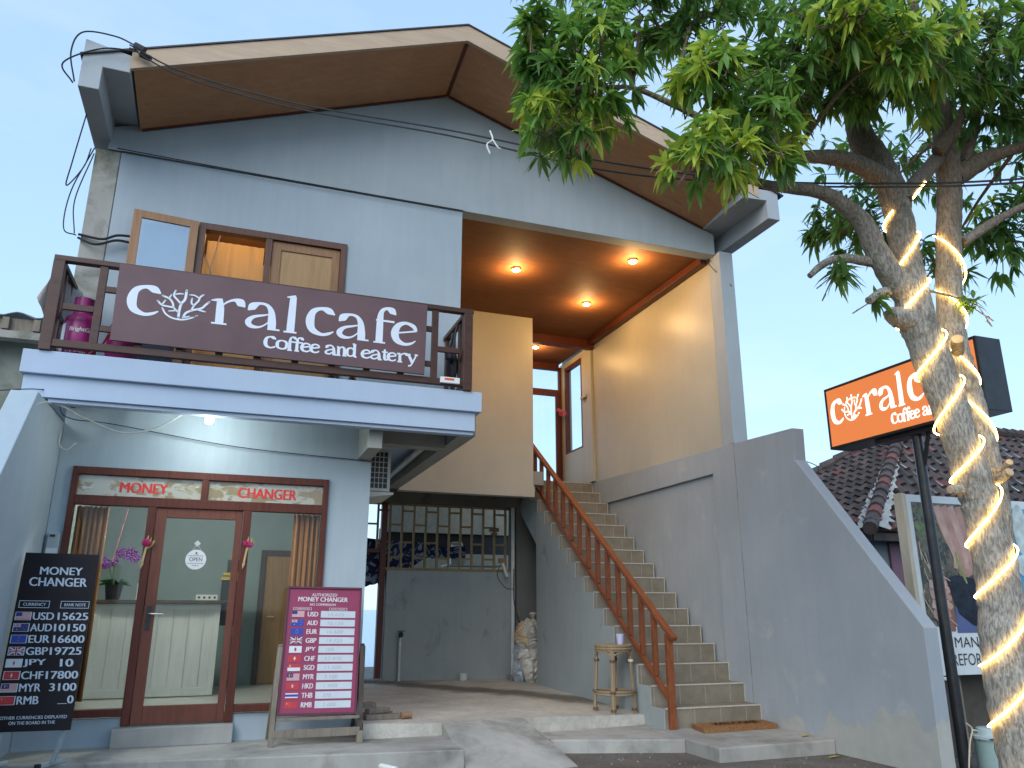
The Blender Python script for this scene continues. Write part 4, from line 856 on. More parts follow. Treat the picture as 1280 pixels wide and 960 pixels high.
for (c, *_), v in zip(rows, v0s):
    g = MB(); g.alt = False; g.rect(mk, .026, .236, 1-(v+.045), 1-(v-.002), WH, -.0008); flag(g, c, lambda a, b, h=0.0: mk(a, b, h), .035, 1-(v+.043), .19, .043); g.build('flag', FM, t)
stm = plain('pale blue steel tube', (.42, .52, .56), .4, .2)
g = MB(); g.bar((-1.13, 7.90, -.96), (-1.19, 7.93, -1.225), .035, .03); g.bar((-1.27, 7.84, -1.232), (-1.12, 8.12, -1.232), .035, .032); g.build('leg', stm, t, bevel=.004)
g = MB(); g.bar((-1.6, 7.9, -.95), (-1.62, 7.93, -1.225), .035, .03); g.bar((-1.68, 7.84, -1.232), (-1.56, 8.12, -1.232), .035, .032)
g.build('leg', stm, t, bevel=.004)
g = MB(); g.bar((-1.285, 7.813, -1.232), (-1.27, 7.84, -1.232), .04, .036); g.build('rubber_foot', M['black'], t)
g = MB(); g.bar((-1.693, 7.813, -1.232), (-1.68, 7.84, -1.232), .04, .036); g.build('rubber_foot', M['black'], t)

# maroon A-frame board
t = thing('rate_board', 'maroon AUTHORIZED MONEY CHANGER board leaning on a wooden easel', 'sign board', (0.98, 8.45, -1.25))
TL2, TR2 = Vector((.628, 8.53, .225)), Vector((1.385, 8.53, .215)); BL2 = Vector((.60, 8.32, -.985))
U2, V2 = TR2-TL2, BL2-TL2; n2 = V2.cross(U2).normalized()
if n2.y > 0: n2 = -n2
def kd2(u, v, h=0.0): return TL2+U2*u+V2*v+n2*h
def slab2(mb, u0, u1, v0, v1, h0, h1, mat=0):
    a_ = [kd2(u0, v0, h1), kd2(u1, v0, h1), kd2(u1, v1, h1), kd2(u0, v1, h1)]; b_ = [kd2(u0, v0, h0), kd2(u1, v0, h0), kd2(u1, v1, h0), kd2(u0, v1, h0)]
    mb.add(a_+b_, [(0, 3, 2, 1), (4, 5, 6, 7), (0, 1, 5, 4), (1, 2, 6, 5), (2, 3, 7, 6), (3, 0, 4, 7)], mat)
g = MB(); slab2(g, .02, .98, .015, .985, 0, .012); g.build('panel', plain('maroon print', (.27, .03, .085), .45, var=.06, scale=3), t)
g = MB(); slab2(g, 0, .022, 0, 1, -.01, .03); slab2(g, .978, 1, 0, 1, -.01, .03); slab2(g, .022, .978, 0, .017, -.01, .03); slab2(g, .022, .978, .983, 1, -.01, .03); g.build('frame', plain('dark maroon frame', (.11, .02, .04), .5), t, bevel=.002)
mk2 = lambda u, v, h=0.0: kd2(u, 1-v, .0145+h)
inkw = plain('white print', (.68, .62, .66), .5, var=.05)
T_ = lambda s_, u0, u1, v0, v1, sh=.0, bo=.02: MB().text(s_, mk2, u0, u1, 1-v1, 1-v0, 0, bo, sh-.06).build('lettering', inkw, t)
g = MB()
T_('AUTHORIZED', .325, .665, .053, .078, .1, .01); T_('MONEY CHANGER', .15, .81, .084, .121, .1, .03); T_('NO COMMISSION', .31, .65, .136, .155, .1, .02)
for s_, u0, u1 in (('CURRENCIES', .095, .335), ('RATE TODAY', .57, .81)):
    for (a, b, c, d) in ((u0, u1, .170, .172), (u0, u1, .190, .192), (u0, u0+.006, .17, .192), (u1-.006, u1, .17, .192)): g.rect(mk2, a, b, 1-d, 1-c)
    T_(s_, u0+.025, u1-.025, .175, .187, .1, .015)
g.build('lettering_box', inkw, t)
rows2 = [('USD', '15.625'), ('AUD', '10.150'), ('EUR', '16.600'), ('GBP', '19.725'), ('JPY', '105'), ('CHF', '17.800'), ('SGD', '11.500'), ('MYR', '3.100'), ('HKD', '1.900'), ('THB', '370'), ('RMB', '2.000')]
vr = [.224+i*.0698 for i in range(11)]
for (c, _), v in zip(rows2, vr): T_(c, .29, .425, v-.019, v+.019, .12, .035)
slm = [plain('pale blue white slip', (.54, .585, .63), .5, var=.04), plain('faded marker', (.36, .40, .42), .6)]
for (c, n_), v in zip(rows2, vr):
    g = MB(); g.rect(mk2, .462, .925, 1-v-.027, 1-v+.027, 0); g.text(n_, mk2, .56, .56+.035*len(n_), 1-v-.014, 1-v+.012, 1, -.006, .1, h=.0008); g.build('rate_slip', slm, t)
for (c, _), v in zip(rows2, vr):
    g = MB(); g.alt = True; flag(g, c, mk2, .085, 1-v-.026, .16, .052); g.build('flag', FM, t)
for s_, x0, x1 in ((-1, .595, .565), (1, 1.41, 1.40)):
    g = MB(); g.bar((x0, 8.42, -.36), (x1-.02*s_*0, 8.30, -1.25), .05, .035); g.bar((x0, 8.44, -.34), (x1, 8.78, -1.25), .04, .03); g.build('leg', M['wood_dkold'] if s_ > 0 else M['wood_old'], t, bevel=.003)
g = MB(); g.bar((.58, 8.30, -1.145), (1.40, 8.30, -1.145), .03, .075); g.bar((.6, 8.31, -1.015), (1.39, 8.31, -1.015), .05, .03); g.build('cross_bar', M['wood_old'], t, bevel=.003)
g = MB(); g.box(1.37, 1.43, 8.25, 8.36, -1.25, -1.14); g.box(.545, .595, 8.26, 8.34, -1.25, -1.16); g.build('foot_block', M['wood_old'], t, bevel=.004)

# ------------------------------------------------------------------ things on the balcony
def gas(name, label, x, y, z, text=True):
    t = thing(name, label, 'gas cylinder', (x, y, z), 'gas cylinders on the balcony')
    pk = plain('magenta cylinder paint', (.32, .02, .15), .35, var=.12)
    g = MB(); g.lathe([(.0, .0), (.13, .0), (.135, .03), (.15, .05), (.153, .36), (.14, .42), (.10, .455), (.05, .47), (0, .47)], (x, y, z), 28); g.build('body', pk, t, smooth=True)
    g = MB(); g.lathe([(.085, .45), (.09, .52), (.092, .63), (.082, .63), (.08, .46)], (x, y, z), 24); g.build('collar', pk, t, smooth=True)
    g = MB(); g.lathe([(.02, .46), (.02, .54), (.035, .55), (.035, .58), (0, .58)], (x, y, z), 12); g.build('valve', M['steel'], t, smooth=True)
    if text:
        R0 = .1545
        def cm(a, b, h=0.0): th = a/R0; return Vector((x+(R0+h)*math.sin(th), y-(R0+h)*math.cos(th), z+b))
        g = MB(); g.text('BrightGas', cm, -.07, .15, .245, .30, 0, .03, .1); g.text('isi bersih 5,5 kg', cm, -.08, .09, .085, .105, 0, .02); g.text('ELPIJI', cm, -.08, .10, .04, .058, 0, .02)
        g.build('lettering', M['offwhite'], t)
        g = MB(); k = 10
        P_ = [cm(-.23+.11*i/k, .05) for i in range(k+1)]+[cm(-.23+.11*i/k, .34) for i in range(k+1)]; g.add(P_, [(i, i+1, k+2+i, k+1+i) for i in range(k)]); g.build('white_band', M['white'], t)
    return t
gas('gas_cylinder', 'magenta gas cylinder with a white band at the left end of the balcony', -1.545, 8.12, 2.292)
gas('gas_cylinder', 'magenta gas cylinder half hidden behind the left end of the sign board', -1.17, 8.22, 2.2925, False)
g = MB(); g.tube(catmull([(-1.46, 8.0, 2.30), (-1.33, 7.98, 2.42), (-1.25, 8.0, 2.62), (-1.2, 8.1, 2.74), (-1.17, 8.2, 2.84)], 6), .012, 8); tag(g.build('gas_hose', plain('red hose', (.5, .03, .03), .4), smooth=True), 'thin red gas hose looping up to the half hidden cylinder', 'hose')
g = MB(); g.tube(catmull([(-1.54, 8.1, 2.88), (-1.45, 8.05, 2.90), (-1.39, 8.1, 2.8), (-1.4, 8.15, 2.55), (-1.42, 8.3, 2.31)], 6), .011, 8); tag(g.build('gas_hose', M['rubber'], smooth=True), 'black gas hose running down from the banded cylinder', 'hose')
# cloth hung on the left corner of the railing
def cloth(name, label, pts_top, pts_bot, m_, cat, n=24, amp=.02, f_=5):
    g = MB(); A, Bt = catmull(pts_top, 8), catmull(pts_bot, 8); k = len(A)-1; rows_ = 10; vs_ = []
    for r_ in range(rows_+1):
        for i in range(k+1):
            p = A[i]*(1-r_/rows_)+Bt[i]*(r_/rows_); p = p+np.array([0, amp*math.sin(i/k*f_*6.28+r_*.3), amp*.3*math.sin(i*1.7+r_)])*(0.3+r_/rows_); vs_.append(p)
    g.add(vs_, [(r_*(k+1)+i, r_*(k+1)+i+1, (r_+1)*(k+1)+i+1, (r_+1)*(k+1)+i) for r_ in range(rows_) for i in range(k)])
    o = g.build(name, m_, None, smooth=True); s_ = o.modifiers.new('thick', 'SOLIDIFY'); s_.thickness = .005; return tag(o, label, cat)
grc = plain('dusty grey cloth', (.42, .39, .36), .9, var=.25, scale=6)
cloth('tarpaulin', 'dusty grey cloth draped over the left side of the balcony railing', [(-1.80, 7.97, 3.20), (-1.78, 8.3, 3.22), (-1.70, 8.7, 3.21)], [(-1.93, 7.98, 2.85), (-1.77, 8.3, 2.52), (-1.5, 8.65, 2.45)], grc, 'cloth', amp=.03, f_=1.5)
# black bag on the right railing
t = thing('hanging_bag', 'black bag hanging on the inside of the right balcony railing', 'bag', (2.2, 8.3, 2.55))
g = MB(); g.lathe([(0, 0), (.075, .02), (.1, .1), (.095, .26), (.06, .36), (0, .38)], (2.215, 8.2, 2.50), 14, sx=.65, sy=1); g.lathe([(0, 0), (.05, .03), (.06, .12), (.02, .18), (0, .18)], (2.16, 8.08, 2.68), 10); g.build('body', plain('black nylon', (.012, .013, .018), .6), t, smooth=True)
g = MB(); g.tube(catmull([(2.215, 8.12, 2.84), (2.24, 8.15, 3.05), (2.28, 8.2, 3.19), (2.235, 8.27, 3.0), (2.215, 8.28, 2.84)], 5), .014, 6); g.build('strap', M['black'], t, smooth=True)
t = thing('tissue_box', 'white box with a red stripe on the balcony edge under the railing', 'box', (2.05, 7.9, 2.41))
g = MB(); g.box(1.985, 2.20, 7.78, 7.815, 2.345, 2.41); g.build('box', M['white'], t, bevel=.003); g = MB(); g.box(2.03, 2.135, 7.7775, 7.7795, 2.375, 2.398); g.build('stripe', plain('orange red label', (.75, .1, .04), .5), t)
for k, (x, l_) in enumerate(((0.86, 'left'), (1.08, 'right'))):
    g = MB(); g.lathe([(0, 0), (.05, 0), (.055, .05), (.03, .09), (0, .09)], (x, 8.05, 2.294), 12, sx=.8, sy=2.2)
    tag(g.build('shoe', M['black'], smooth=True), '%s of two black shoes on the balcony floor seen under the sign board' % ('left one' if k == 0 else 'right one'), 'shoe', 'shoes on the balcony')

# ------------------------------------------------------------------ stool, cup, mat
t = thing('rattan_stool', 'tall round rattan bar stool beside the foot of the stairs', 'stool', (4.70, 9.28, -1.215))
cx_, cy_, zf, zt = 4.70, 9.28, -1.216, -.46
rat = wood('peeled rattan', (.24, .165, .095), (.38, .29, .18), (20, 20, 2), rough=.5); ratd = wood('dark rattan binding', (.10, .06, .035), (.18, .11, .06), (20, 20, 2))
g = MB(); g.lathe([(0, -.012), (.222, -.012), (.232, .0), (.232, .012), (.222, .02), (.19, .024), (0, .024)], (cx_, cy_, zt+.02), 32); g.build('seat', rat, t, smooth=True)
def ring(mb, z, r_, w_): mb.tube([(cx_+r_*math.cos(a), cy_+r_*math.sin(a), z) for a in np.linspace(0, 2*math.pi, 33)], w_, 8, cap=False)
g = MB(); ring(g, zt-.005, .225, .014); ring(g, zt-.03, .215, .012); g.build('seat_ring', rat, t, smooth=True)
g = MB(); ring(g, zf+.22, .232, .013); ring(g, zf+.248, .228, .011); g.build('foot_ring', rat, t, smooth=True)
for k in range(4):
    a = 1.03+k*math.pi/2; d = Vector((math.cos(a), math.sin(a), 0)); s_ = Vector((-d.y, d.x, 0))
    g = MB(); c0 = Vector((cx_, cy_, 0))
    for o_, w_ in ((-.018, .013), (.018, .013), (0, .015)):
        dd_ = d*(.012 if o_ == 0 else 0)
        g.tube([c0+d*.205+s_*o_+dd_+Vector((0, 0, zt-.02)), c0+d*.215+s_*o_*.8+dd_+Vector((0, 0, zt-.3)), c0+d*.245+s_*o_*.7+dd_+Vector((0, 0, zf))], w_, 8)
    lg = g.build('leg', rat, t, smooth=True)
    for zz_ in (zt-.16, zf+.235, zf+.03): g = MB().lathe([(.034, 0), (.036, .012), (.034, .03)], tuple(c0+d*(.212 if zz_ > -.8 else .238)+Vector((0, 0, zz_))), 10); g.build('binding', M['offwhite'] if k == 3 and zz_ > -.8 else ratd, lg)
    g = MB(); d2 = Vector((math.cos(a+math.pi/2), math.sin(a+math.pi/2), 0)); A_, Bb = c0+d*.21+Vector((0, 0, zt-.20)), c0+d2*.21+Vector((0, 0, zt-.20))
    mid = (d+d2).normalized()*.215
    pth = [A_, c0+d*.2+mid*.12+Vector((0, 0, zt-.09)), c0+mid+Vector((0, 0, zt-.035)), c0+d2*.2+mid*.12+Vector((0, 0, zt-.09)), Bb]
    g.tube(catmull(pth, 6), .010, 7); g.build('arch_brace', rat, t, smooth=True)
g = MB(); g.lathe([(0, 0), (.036, 0), (.05, .125), (.045, .125), (.033, .008), (0, .008)], (4.76, 9.2, zt+.045), 24); tag(g.build('paper_cup', plain('pale lilac cup', (.52, .52, .72), .5, var=.04), smooth=True), 'pale lilac cup standing on the rattan stool', 'cup')
t = thing('doormat', 'brown coir WELCOME doormat in front of the first stair', 'mat', (5.75, 8.4, -1.328))
coir = plain('brown coir', (.30, .145, .055), .95, var=.4, scale=60, bmp=.9)
mo_, mu, mv = Vector((5.235, 8.155, -1.328)), Vector((1.03, .05, 0)), Vector((0.08, .385, 0)); mmap = plane_map(mo_, mu.normalized(), mv.normalized())
g = MB(); pts = [mmap(0, 0), mmap(1.03, 0), mmap(1.03, .385), mmap(0, .385)]; nx_ = 60
g.add(pts+[p+Vector((0, 0, .05)) for p in pts], [(0, 3, 2, 1), (4, 5, 6, 7), (0, 1, 5, 4), (1, 2, 6, 5), (2, 3, 7, 6), (3, 0, 4, 7)])
random.seed(3)
for k in range(2600):
    side = random.random(); u, v = random.random()*1.03, random.random()*.385
    if side < .25: u = random.choice((0, 1.03))
    elif side < .5: v = random.choice((0, .385))
    p = mmap(u, v)+Vector((0, 0, random.uniform(.005, .05) if side < .5 else .049)); q = p+Vector((random.uniform(-.014, .014), random.uniform(-.014, .014), random.uniform(.004, .012)))
    w_ = Vector((random.uniform(-.003, .003), random.uniform(-.003, .003), .001)); g.add([p-w_, p+w_, q], [(0, 1, 2)])
g.build('coir_pad', coir, t)
g = MB(); g.text('WELCOME', lambda a, b, h=0.0: mmap(a, b)+Vector((0, 0, .064)), .20, .86, .13, .27, 0, .03); g.build('lettering', plain('dark mat letters', (.06, .03, .018), .95, var=.3, scale=50), t)
yl = plain('yellow fallen leaf', (.42, .34, .06), .6, var=.3, scale=12)
for k, (x, y, z, a, l_) in enumerate(((6.18, 7.62, -1.325, .3, 'yellow fallen leaf on the stair platform right of the mat'), (6.13, 7.16, -1.466, .1, 'yellow fallen leaf on the road below the stair platform'))):
    g = MB(); blade(g, (x-.07*math.cos(a), y-.07*math.sin(a), z), (x+.07*math.cos(a), y+.07*math.sin(a), z), .0, bend=(0, 0, 0)); g = MB()
    d = Vector((math.cos(a), math.sin(a), 0)); s_ = Vector((-d.y, d.x, 0)); c = Vector((x, y, z))
    g.add([c-d*.09, c-d*.02-s_*.03+Vector((0, 0, .012)), c+d*.09+Vector((0, 0, .015)), c-d*.01+s_*.03+Vector((0, 0, .01)), c+Vector((0, 0, .003))], [(0, 1, 4), (1, 2, 4), (2, 3, 4), (3, 0, 4)])
    tag(g.build('fallen_leaf', yl), l_, 'leaf')

random.seed(77); g = MB()
for k in range(420):
    x, y = random.uniform(2.3, 7.2), random.uniform(6.2, 8.3)
    if x > 4.8 and y > 7.2: y = random.uniform(6.4, 7.25)
    r_ = random.choice((.004, .006, .006,   .008, .012)); z = -1.47
    pts = [Vector((x+r_*math.cos(a)*random.uniform(.7, 1.3), y+r_*math.sin(a)*random.uniform(.7, 1.3), z)) for a in (0, 1.57, 3.14, 4.71)]; top = Vector((x, y, z+r_*random.uniform(.5, 1.1)))
    g.add(pts+[top], [(0, 1, 4), (1, 2, 4), (2, 3, 4), (3, 0, 4)], k % 3)
structure(g, 'grit', [plain('grey grit', (.25, .24, .21), .9), plain('dark grit', (.07, .06, .05), .9), plain('pale grit', (.24, .23, .2), .9)], 'stuff')
# ------------------------------------------------------------------ passage clutter
g = MB(); g.tube([(4.86, 13.44, -1.13), (4.86, 13.44, 1.79)], .035, 12); g.build('x', M['pvc']) if False else tag(g.build('downpipe', M['pvc'], smooth=True), 'white vertical pipe at the right end of the passage wall', 'pipe')
tag(MB().box(4.76, 5.0, 13.25, 13.48, -1.16, -1.08).build('brick', M['concrete_old'], bevel=.01), 'grey block at the foot of the white vertical pipe', 'block')
t = thing('standpipe', 'thin standpipe with a tap against the grey passage wall', 'tap', (2.86, 13.42, -1.14))
g = MB(); g.tube([(2.86, 13.43, -1.14), (2.86, 13.43, -.45)], .022, 10); g.build('pipe', M['offwhite'], t, smooth=True)
g = MB(); g.tube([(2.86, 13.43, -.45), (2.86, 13.43, -.38), (2.86, 13.33, -.38), (2.86, 13.31, -.43)], .026, 8); g.bar((2.80, 13.40, -.345), (2.93, 13.40, -.345), .02, .015); g.build('tap', M['black_steel'], t)
g = MB(); g.lathe([(0, 0), (.07, .0), (.075, .11), (.07, .11), (.06, .01), (0, .01)], (3.93, 13.3, -1.135), 16); tag(g.build('tin_can', M['offwhite'], smooth=True), 'small pale tin standing by the foot of the passage wall', 'tin')
g = MB(); g.box(2.2, 2.6, 13.2, 13.47, -1.13, -1.08); tag(g.build('door_sill', M['concrete_old'], bevel=.01), 'low cement sill in the doorway to the sea', 'sill')
mb_ = plain('cloudy plastic bag', (.52, .49, .43), .25, var=.25, scale=5, spec=.6)
def sack(mb, c, r_, h_, seed, mat=0, n=26, m_=18):
    random.seed(seed); ph = [random.uniform(0, 6.28) for _ in range(6)]; rings = []
    for i in range(m_+1):
        u = i/m_; rr = r_*(math.sin(math.pi*min(1, .12+u*.83))**.6)*(1-.25*u)
        rings.append([Vector(c)+Vector((rr*(1+.16*math.sin(3*a+ph[0]+u*4)+.09*math.sin(7*a+ph[1]-u*6)+.12*random.uniform(-1, 1))*math.cos(a), rr*(1+.16*math.sin(3*a+ph[2]+u*3)+.09*math.sin(6*a+ph[3])+.12*random.uniform(-1, 1))*math.sin(a), h_*u+.02*math.sin(5*a+ph[4])+random.uniform(-.012, .012))) for a in [6.2832*k/n for k in range(n)]])
    mb.loft(rings, True, mat)
t = thing('rubbish_bags', 'heap of cloudy plastic rubbish bags in the recess left of the stairs', 'rubbish', (5.0, 13.0, -1.2))
g = MB(); sack(g, (5.06, 13.02, -1.2), .26, .80, 4); sack(g, (5.02, 13.0, -.62), .26, .46, 5); g.lathe([(.05, 0), (.02, .05), (.07, .13), (.05, .16), (0, .1)], (5.05, 12.95, -.2), 9); g.build('bag', mb_, t)
g = MB(); sack(g, (4.94, 13.05, -.62), .2, .42, 8); g.build('bag', plain('tan torn sack', (.45, .32, .2), .6, var=.3, scale=6), t)
g = MB(); sack(g, (4.86, 13.05, -1.18), .15, .42, 9); sack(g, (4.87, 13.05, -.8), .13, .3, 6); g.build('bag', plain('grey blue plastic', (.34, .38, .42), .3, var=.2), t)
g = MB(); g.box(5.10, 5.22, 12.78, 12.8, -.75, -.38); g.build('red_rag', plain('red rag', (.35, .02, .03), .7), t)
t = thing('timber_offcuts', 'small pile of timber offcuts behind the maroon board', 'timber', (1.75, 8.9, -1.12))
g = MB(); g.bar((1.52, 8.75, -1.08), (1.9, 8.85, -1.095), .09, .05); g.bar((1.5, 8.9, -1.085), (1.85, 9.05, -1.09), .1, .06); g.bar((1.55, 8.8, -1.03), (1.8, 8.95, -1.035), .08, .05); g.bar((1.5, 8.95, -.985), (1.66, 9.0, -.985), .12, .05); g.build('plank', M['wood_old'], t, bevel=.004)
g = MB(); g.lathe([(0, 0), (.035, 0), (.035, .12), (0, .12)], (1.92, 8.8, -1.085), 12, axis=(.9, .3, 0)); g.build('round_offcut', wood('cut round wood', (.25, .14, .08), (.36, .22, .12)), t)
# batik cloths on the line beyond the lattice
def batik():
    m, N, L, P = new_mat('blue and white batik'); v = pos_vec(N, L)
    vo = N.new('ShaderNodeTexVoronoi'); vo.inputs['Scale'].default_value = 9; L.new(v, vo.inputs['Vector'])
    f = noise(N, L, v, 7, 3, .5, 1.5)
    L.new(mix(N, L, ramp(N, L, f, .52, .58), (.015, .02, .07), (.30, .36, .48)), P.inputs['Base Color']); P.inputs['Roughness'].default_value = .85; return m
bt = batik()
cloth('batik_cloth', 'dark blue batik cloth hanging in the doorway to the sea', [(2.05, 13.72, 1.05), (2.3, 13.72, .98), (2.62, 13.72, 1.0)], [(2.05, 13.74, .34), (2.3, 13.74, .38), (2.6, 13.74, .46)], bt, 'cloth', f_=3)
cloth('batik_cloth', 'blue white batik cloth draped behind the left half of the lattice', [(2.2, 13.95, 1.22), (2.9, 13.95, 1.17), (3.6, 13.95, 1.15)], [(2.2, 14.0, .5), (2.9, 14.05, .62), (3.5, 14.0, .95)], bt, 'cloth', f_=4)
cloth('batik_cloth', 'folded blue batik cloth behind the middle of the lattice', [(3.35, 14.2, 1.16), (3.8, 14.2, 1.12), (4.2, 14.2, 1.14)], [(3.35, 14.2, .92), (3.8, 14.2, .9), (4.2, 14.2, .93)], bt, 'cloth', f_=3)
g = MB(); g.box(4.0, 4.28, 14.5, 14.7, .82, 1.08); g.lathe([(.1, 0), (.12, .1), (.1, .16), (0, .17)], (4.14, 14.6, 1.08), 14); tag(g.build('kitchen_jar', M['offwhite'], smooth=True), 'pale jar standing on the shelf behind the lattice', 'jar')
t = thing('wall_lamp', 'white tube lamp hanging by wires at the right end of the lattice', 'lamp', (4.72, 13.4, .8))
g = MB(); g.tube([(4.66, 13.42, .80), (4.73, 13.38, .56)], .03, 10); g.build('tube', M['pvc'], t, smooth=True); g = MB(); g.box(4.6, 4.72, 13.42, 13.49, .80, .88); g.build('holder', M['wood_grille'], t)
g = MB(); g.tube(catmull([(4.66, 13.42, .82), (4.55, 13.40, .6), (4.7, 13.40, .38), (4.87, 13.40, .35)], 6), .006, 6); g.tube(catmull([(4.86, 13.39, .7), (4.87, 13.39, .1), (4.98, 13.2, -.4), (5.1, 13.1, -.75)], 6), .008, 6); tag(g.build('cable', M['rubber'], smooth=True), 'loose black wire below the tube lamp beside the white pipe', 'cable')
g = MB(); g.tube([(4.77, 13.45, 1.84), (4.9, 13.45, 1.84)], .02, 6); g = MB()
g.box(4.42, 4.60, 13.46, 13.505, 1.35, 1.42); g.lathe([(.05, 0), (.07, .04), (0, .06)], (4.5, 13.44, 1.28), 10); tag(g.build('lamp_holder', wood('brown holder', (.2, .11, .06), (.3, .17, .1))), 'small brown fitting fixed on the right end of the lattice', 'fitting')
# pipe stub out of the pavement edge
g = MB(); g.tube([(1.45, 7.75, -1.36), (1.62, 7.50, -1.37)], .024, 10); tag(g.build('drain_pipe', M['pvc'], smooth=True), 'short grey pipe stub sticking out of the pavement edge', 'pipe')
# flowers at the terrace door
def blossom(name, label, c, m_, n, r_):
    g = MB()
    for k in range(n):
        v = Vector((random.gauss(0, 1), random.gauss(0, 1), random.gauss(0, 1.2))); p = Vector(c)+v*r_*.5
        for q in range(5): a = q*1.256+random.random(); blade(g, p, p+Vector((math.cos(a)*.05, -.02, math.sin(a)*.05)), .045)
    tag(g.build(name, m_), label, 'flowers', 'flowers on the terrace door')
pkf = plain('coral pink blossom', (.6, .10, .16), .6, var=.25)
blossom('flower_garland', 'large pink blossom bunch on the cross bar of the terrace door', (5.24, 14.3, 4.47), pkf, 26, .17); blossom('flower_garland', 'small pink blossom on the right jamb of the terrace door', (6.24, 14.3, 3.93), pkf, 8, .06)
t = thing('paper_lantern', 'small dark and yellow ornament hanging beside the terrace door', 'ornament', (5.1, 14.1, 3.7))
g = MB(); g.lathe([(0, 0), (.08, .06), (.09, .14), (.04, .22), (0, .22)], (5.06, 14.1, 3.66), 12); g.build('body', M['black'], t, smooth=True); g = MB(); g.lathe([(0, 0), (.07, .05), (.05, .12), (0, .14)], (5.16, 14.05, 3.62), 12); g.build('yellow_part', plain('yellow', (.6, .45, .06), .5), t, smooth=True)

# ------------------------------------------------------------------ cables
def cable(name, label, paths, r_=.011, m_='rubber', cat='cable', grp=None):
    g = MB()
    for p in paths: g.tube(catmull(p, 8), r_, 6)
    return tag(g.build(name, M[m_], smooth=True), label, cat, grp)
main = [(-1.45, 7.70, 5.62), (-.9, 7.55, 5.33), (0.2, 7.1, 4.92), (1.6, 6.2, 4.35), (2.8, 5.4, 3.80), (3.7, 4.75, 3.44), (4.4, 4.1, 3.18), (5.2, 3.45, 3.02), (6.6, 2.3, 2.9), (9.5, 0.5, 3.2)]
cable('power_cable', 'upper strand of the black power cable crossing in front of the gable', [main], .008, grp='power cables across the gable')
cable('power_cable', 'lower strand of the black power cable crossing in front of the gable', [[(p[0], p[1]+.02, p[2]-(.045 if 0 < i < 5 else .02)-(.03 if i == 4 else 0)) for i, p in enumerate(main)]], .008, grp='power cables across the gable')
g = MB(); g.tube([(-1.40, 7.70, 5.63), (-1.30, 7.68, 5.58)], .035, 8); g.tube([(-1.34, 7.72, 5.55), (-1.24, 7.70, 5.51)], .032, 8); tag(g.build('cable_connector', M['rubber'], smooth=True), 'pair of black cable connectors at the left roof corner', 'connector')
cable('power_cable', 'looped black cables hanging round the left gutter end', [[(-1.38, 7.70, 5.62), (-1.6, 7.72, 5.70), (-1.9, 7.74, 5.68), (-1.98, 7.78, 5.45), (-1.92, 7.85, 5.16)], [(-1.36, 7.70, 5.56), (-1.7, 7.72, 5.52), (-2.02, 7.74, 5.28), (-1.93, 7.85, 5.14)]], .008)
cable('power_cable', 'bundle of black cables hanging down the left wall edge', [[(-1.86, 8.3, 5.10), (-1.96, 8.5, 4.6), (-2.02, 8.7, 4.42), (-1.9, 8.75, 4.7), (-1.86, 8.76, 4.95)], [(-1.83, 8.77, 4.97), (-1.98, 8.76, 4.4), (-1.99, 8.76, 3.95), (-1.86, 8.76, 3.88)], [(-1.825, 8.77, 4.9), (-1.93, 8.76, 4.3), (-1.88, 8.76, 3.9)]], .007)
cable('power_cable', 'two thick black cables from the wall edge to the open window sash', [[(-1.84, 8.77, 3.90), (-1.6, 8.72, 3.86), (-1.45, 8.7, 3.92), (-1.25, 8.74, 3.95)], [(-1.84, 8.77, 3.86), (-1.65, 8.7, 3.78), (-1.45, 8.7, 3.86), (-1.25, 8.74, 3.86)]], .014)
cable('cable', 'white twist of wire hanging from the power cable before the gable', [[(1.93, 5.98, 4.28), (1.95, 5.96, 4.18), (1.90, 5.97, 4.12), (1.93, 5.97, 4.03)], [(1.95, 5.96, 4.18), (2.0, 5.95, 4.10), (2.03, 5.95, 4.09)]], .008, 'white')
cable('cable', 'thin dark wire with a loose end along the gable joint', [[(-1.6, 8.74, 5.0), (0, 8.745, 4.985), (2.47, 8.75, 4.985)]], .006)
cable('cable', 'white lamp wire drooping under the balcony edge to the bulb', [[(-1.75, 7.2, 1.35), (-1.69, 7.6, 1.72), (-1.62, 8.2, 1.86), (-1.45, 8.5, 1.82), (-1.1, 8.6, 1.72), (-.75, 8.5, 1.80), (-.45, 8.3, 1.98), (-.29, 8.2, 2.06)], [(-1.66, 8.6, 1.70), (-1.67, 8.65, 1.58), (-1.6, 8.66, 1.52), (-1.52, 8.66, 1.60)]], .008, 'offwhite')
cable('cable', 'thin black wire strung across the wall above the shop transom', [[(-2.6, 7.3, 1.6), (-1.72, 7.9, 1.93), (-1.6, 8.4, 1.80), (-1.2, 8.70, 1.82), (0.0, 8.74, 1.68), (1.46, 8.77, 1.62)]], .005)
cable('cable', 'thin dark wire hanging over the top of the lit side wall', [[(6.26, 8.93, 4.96), (6.32, 8.80, 4.75), (6.5, 8.69, 4.5)]], .006)
cable('cable', 'thin wire from the side wall to the tiled house', [[(6.4, 7.6, 1.78), (7.6, 8.6, 1.92), (9.0, 10.2, 2.15)]], .006)

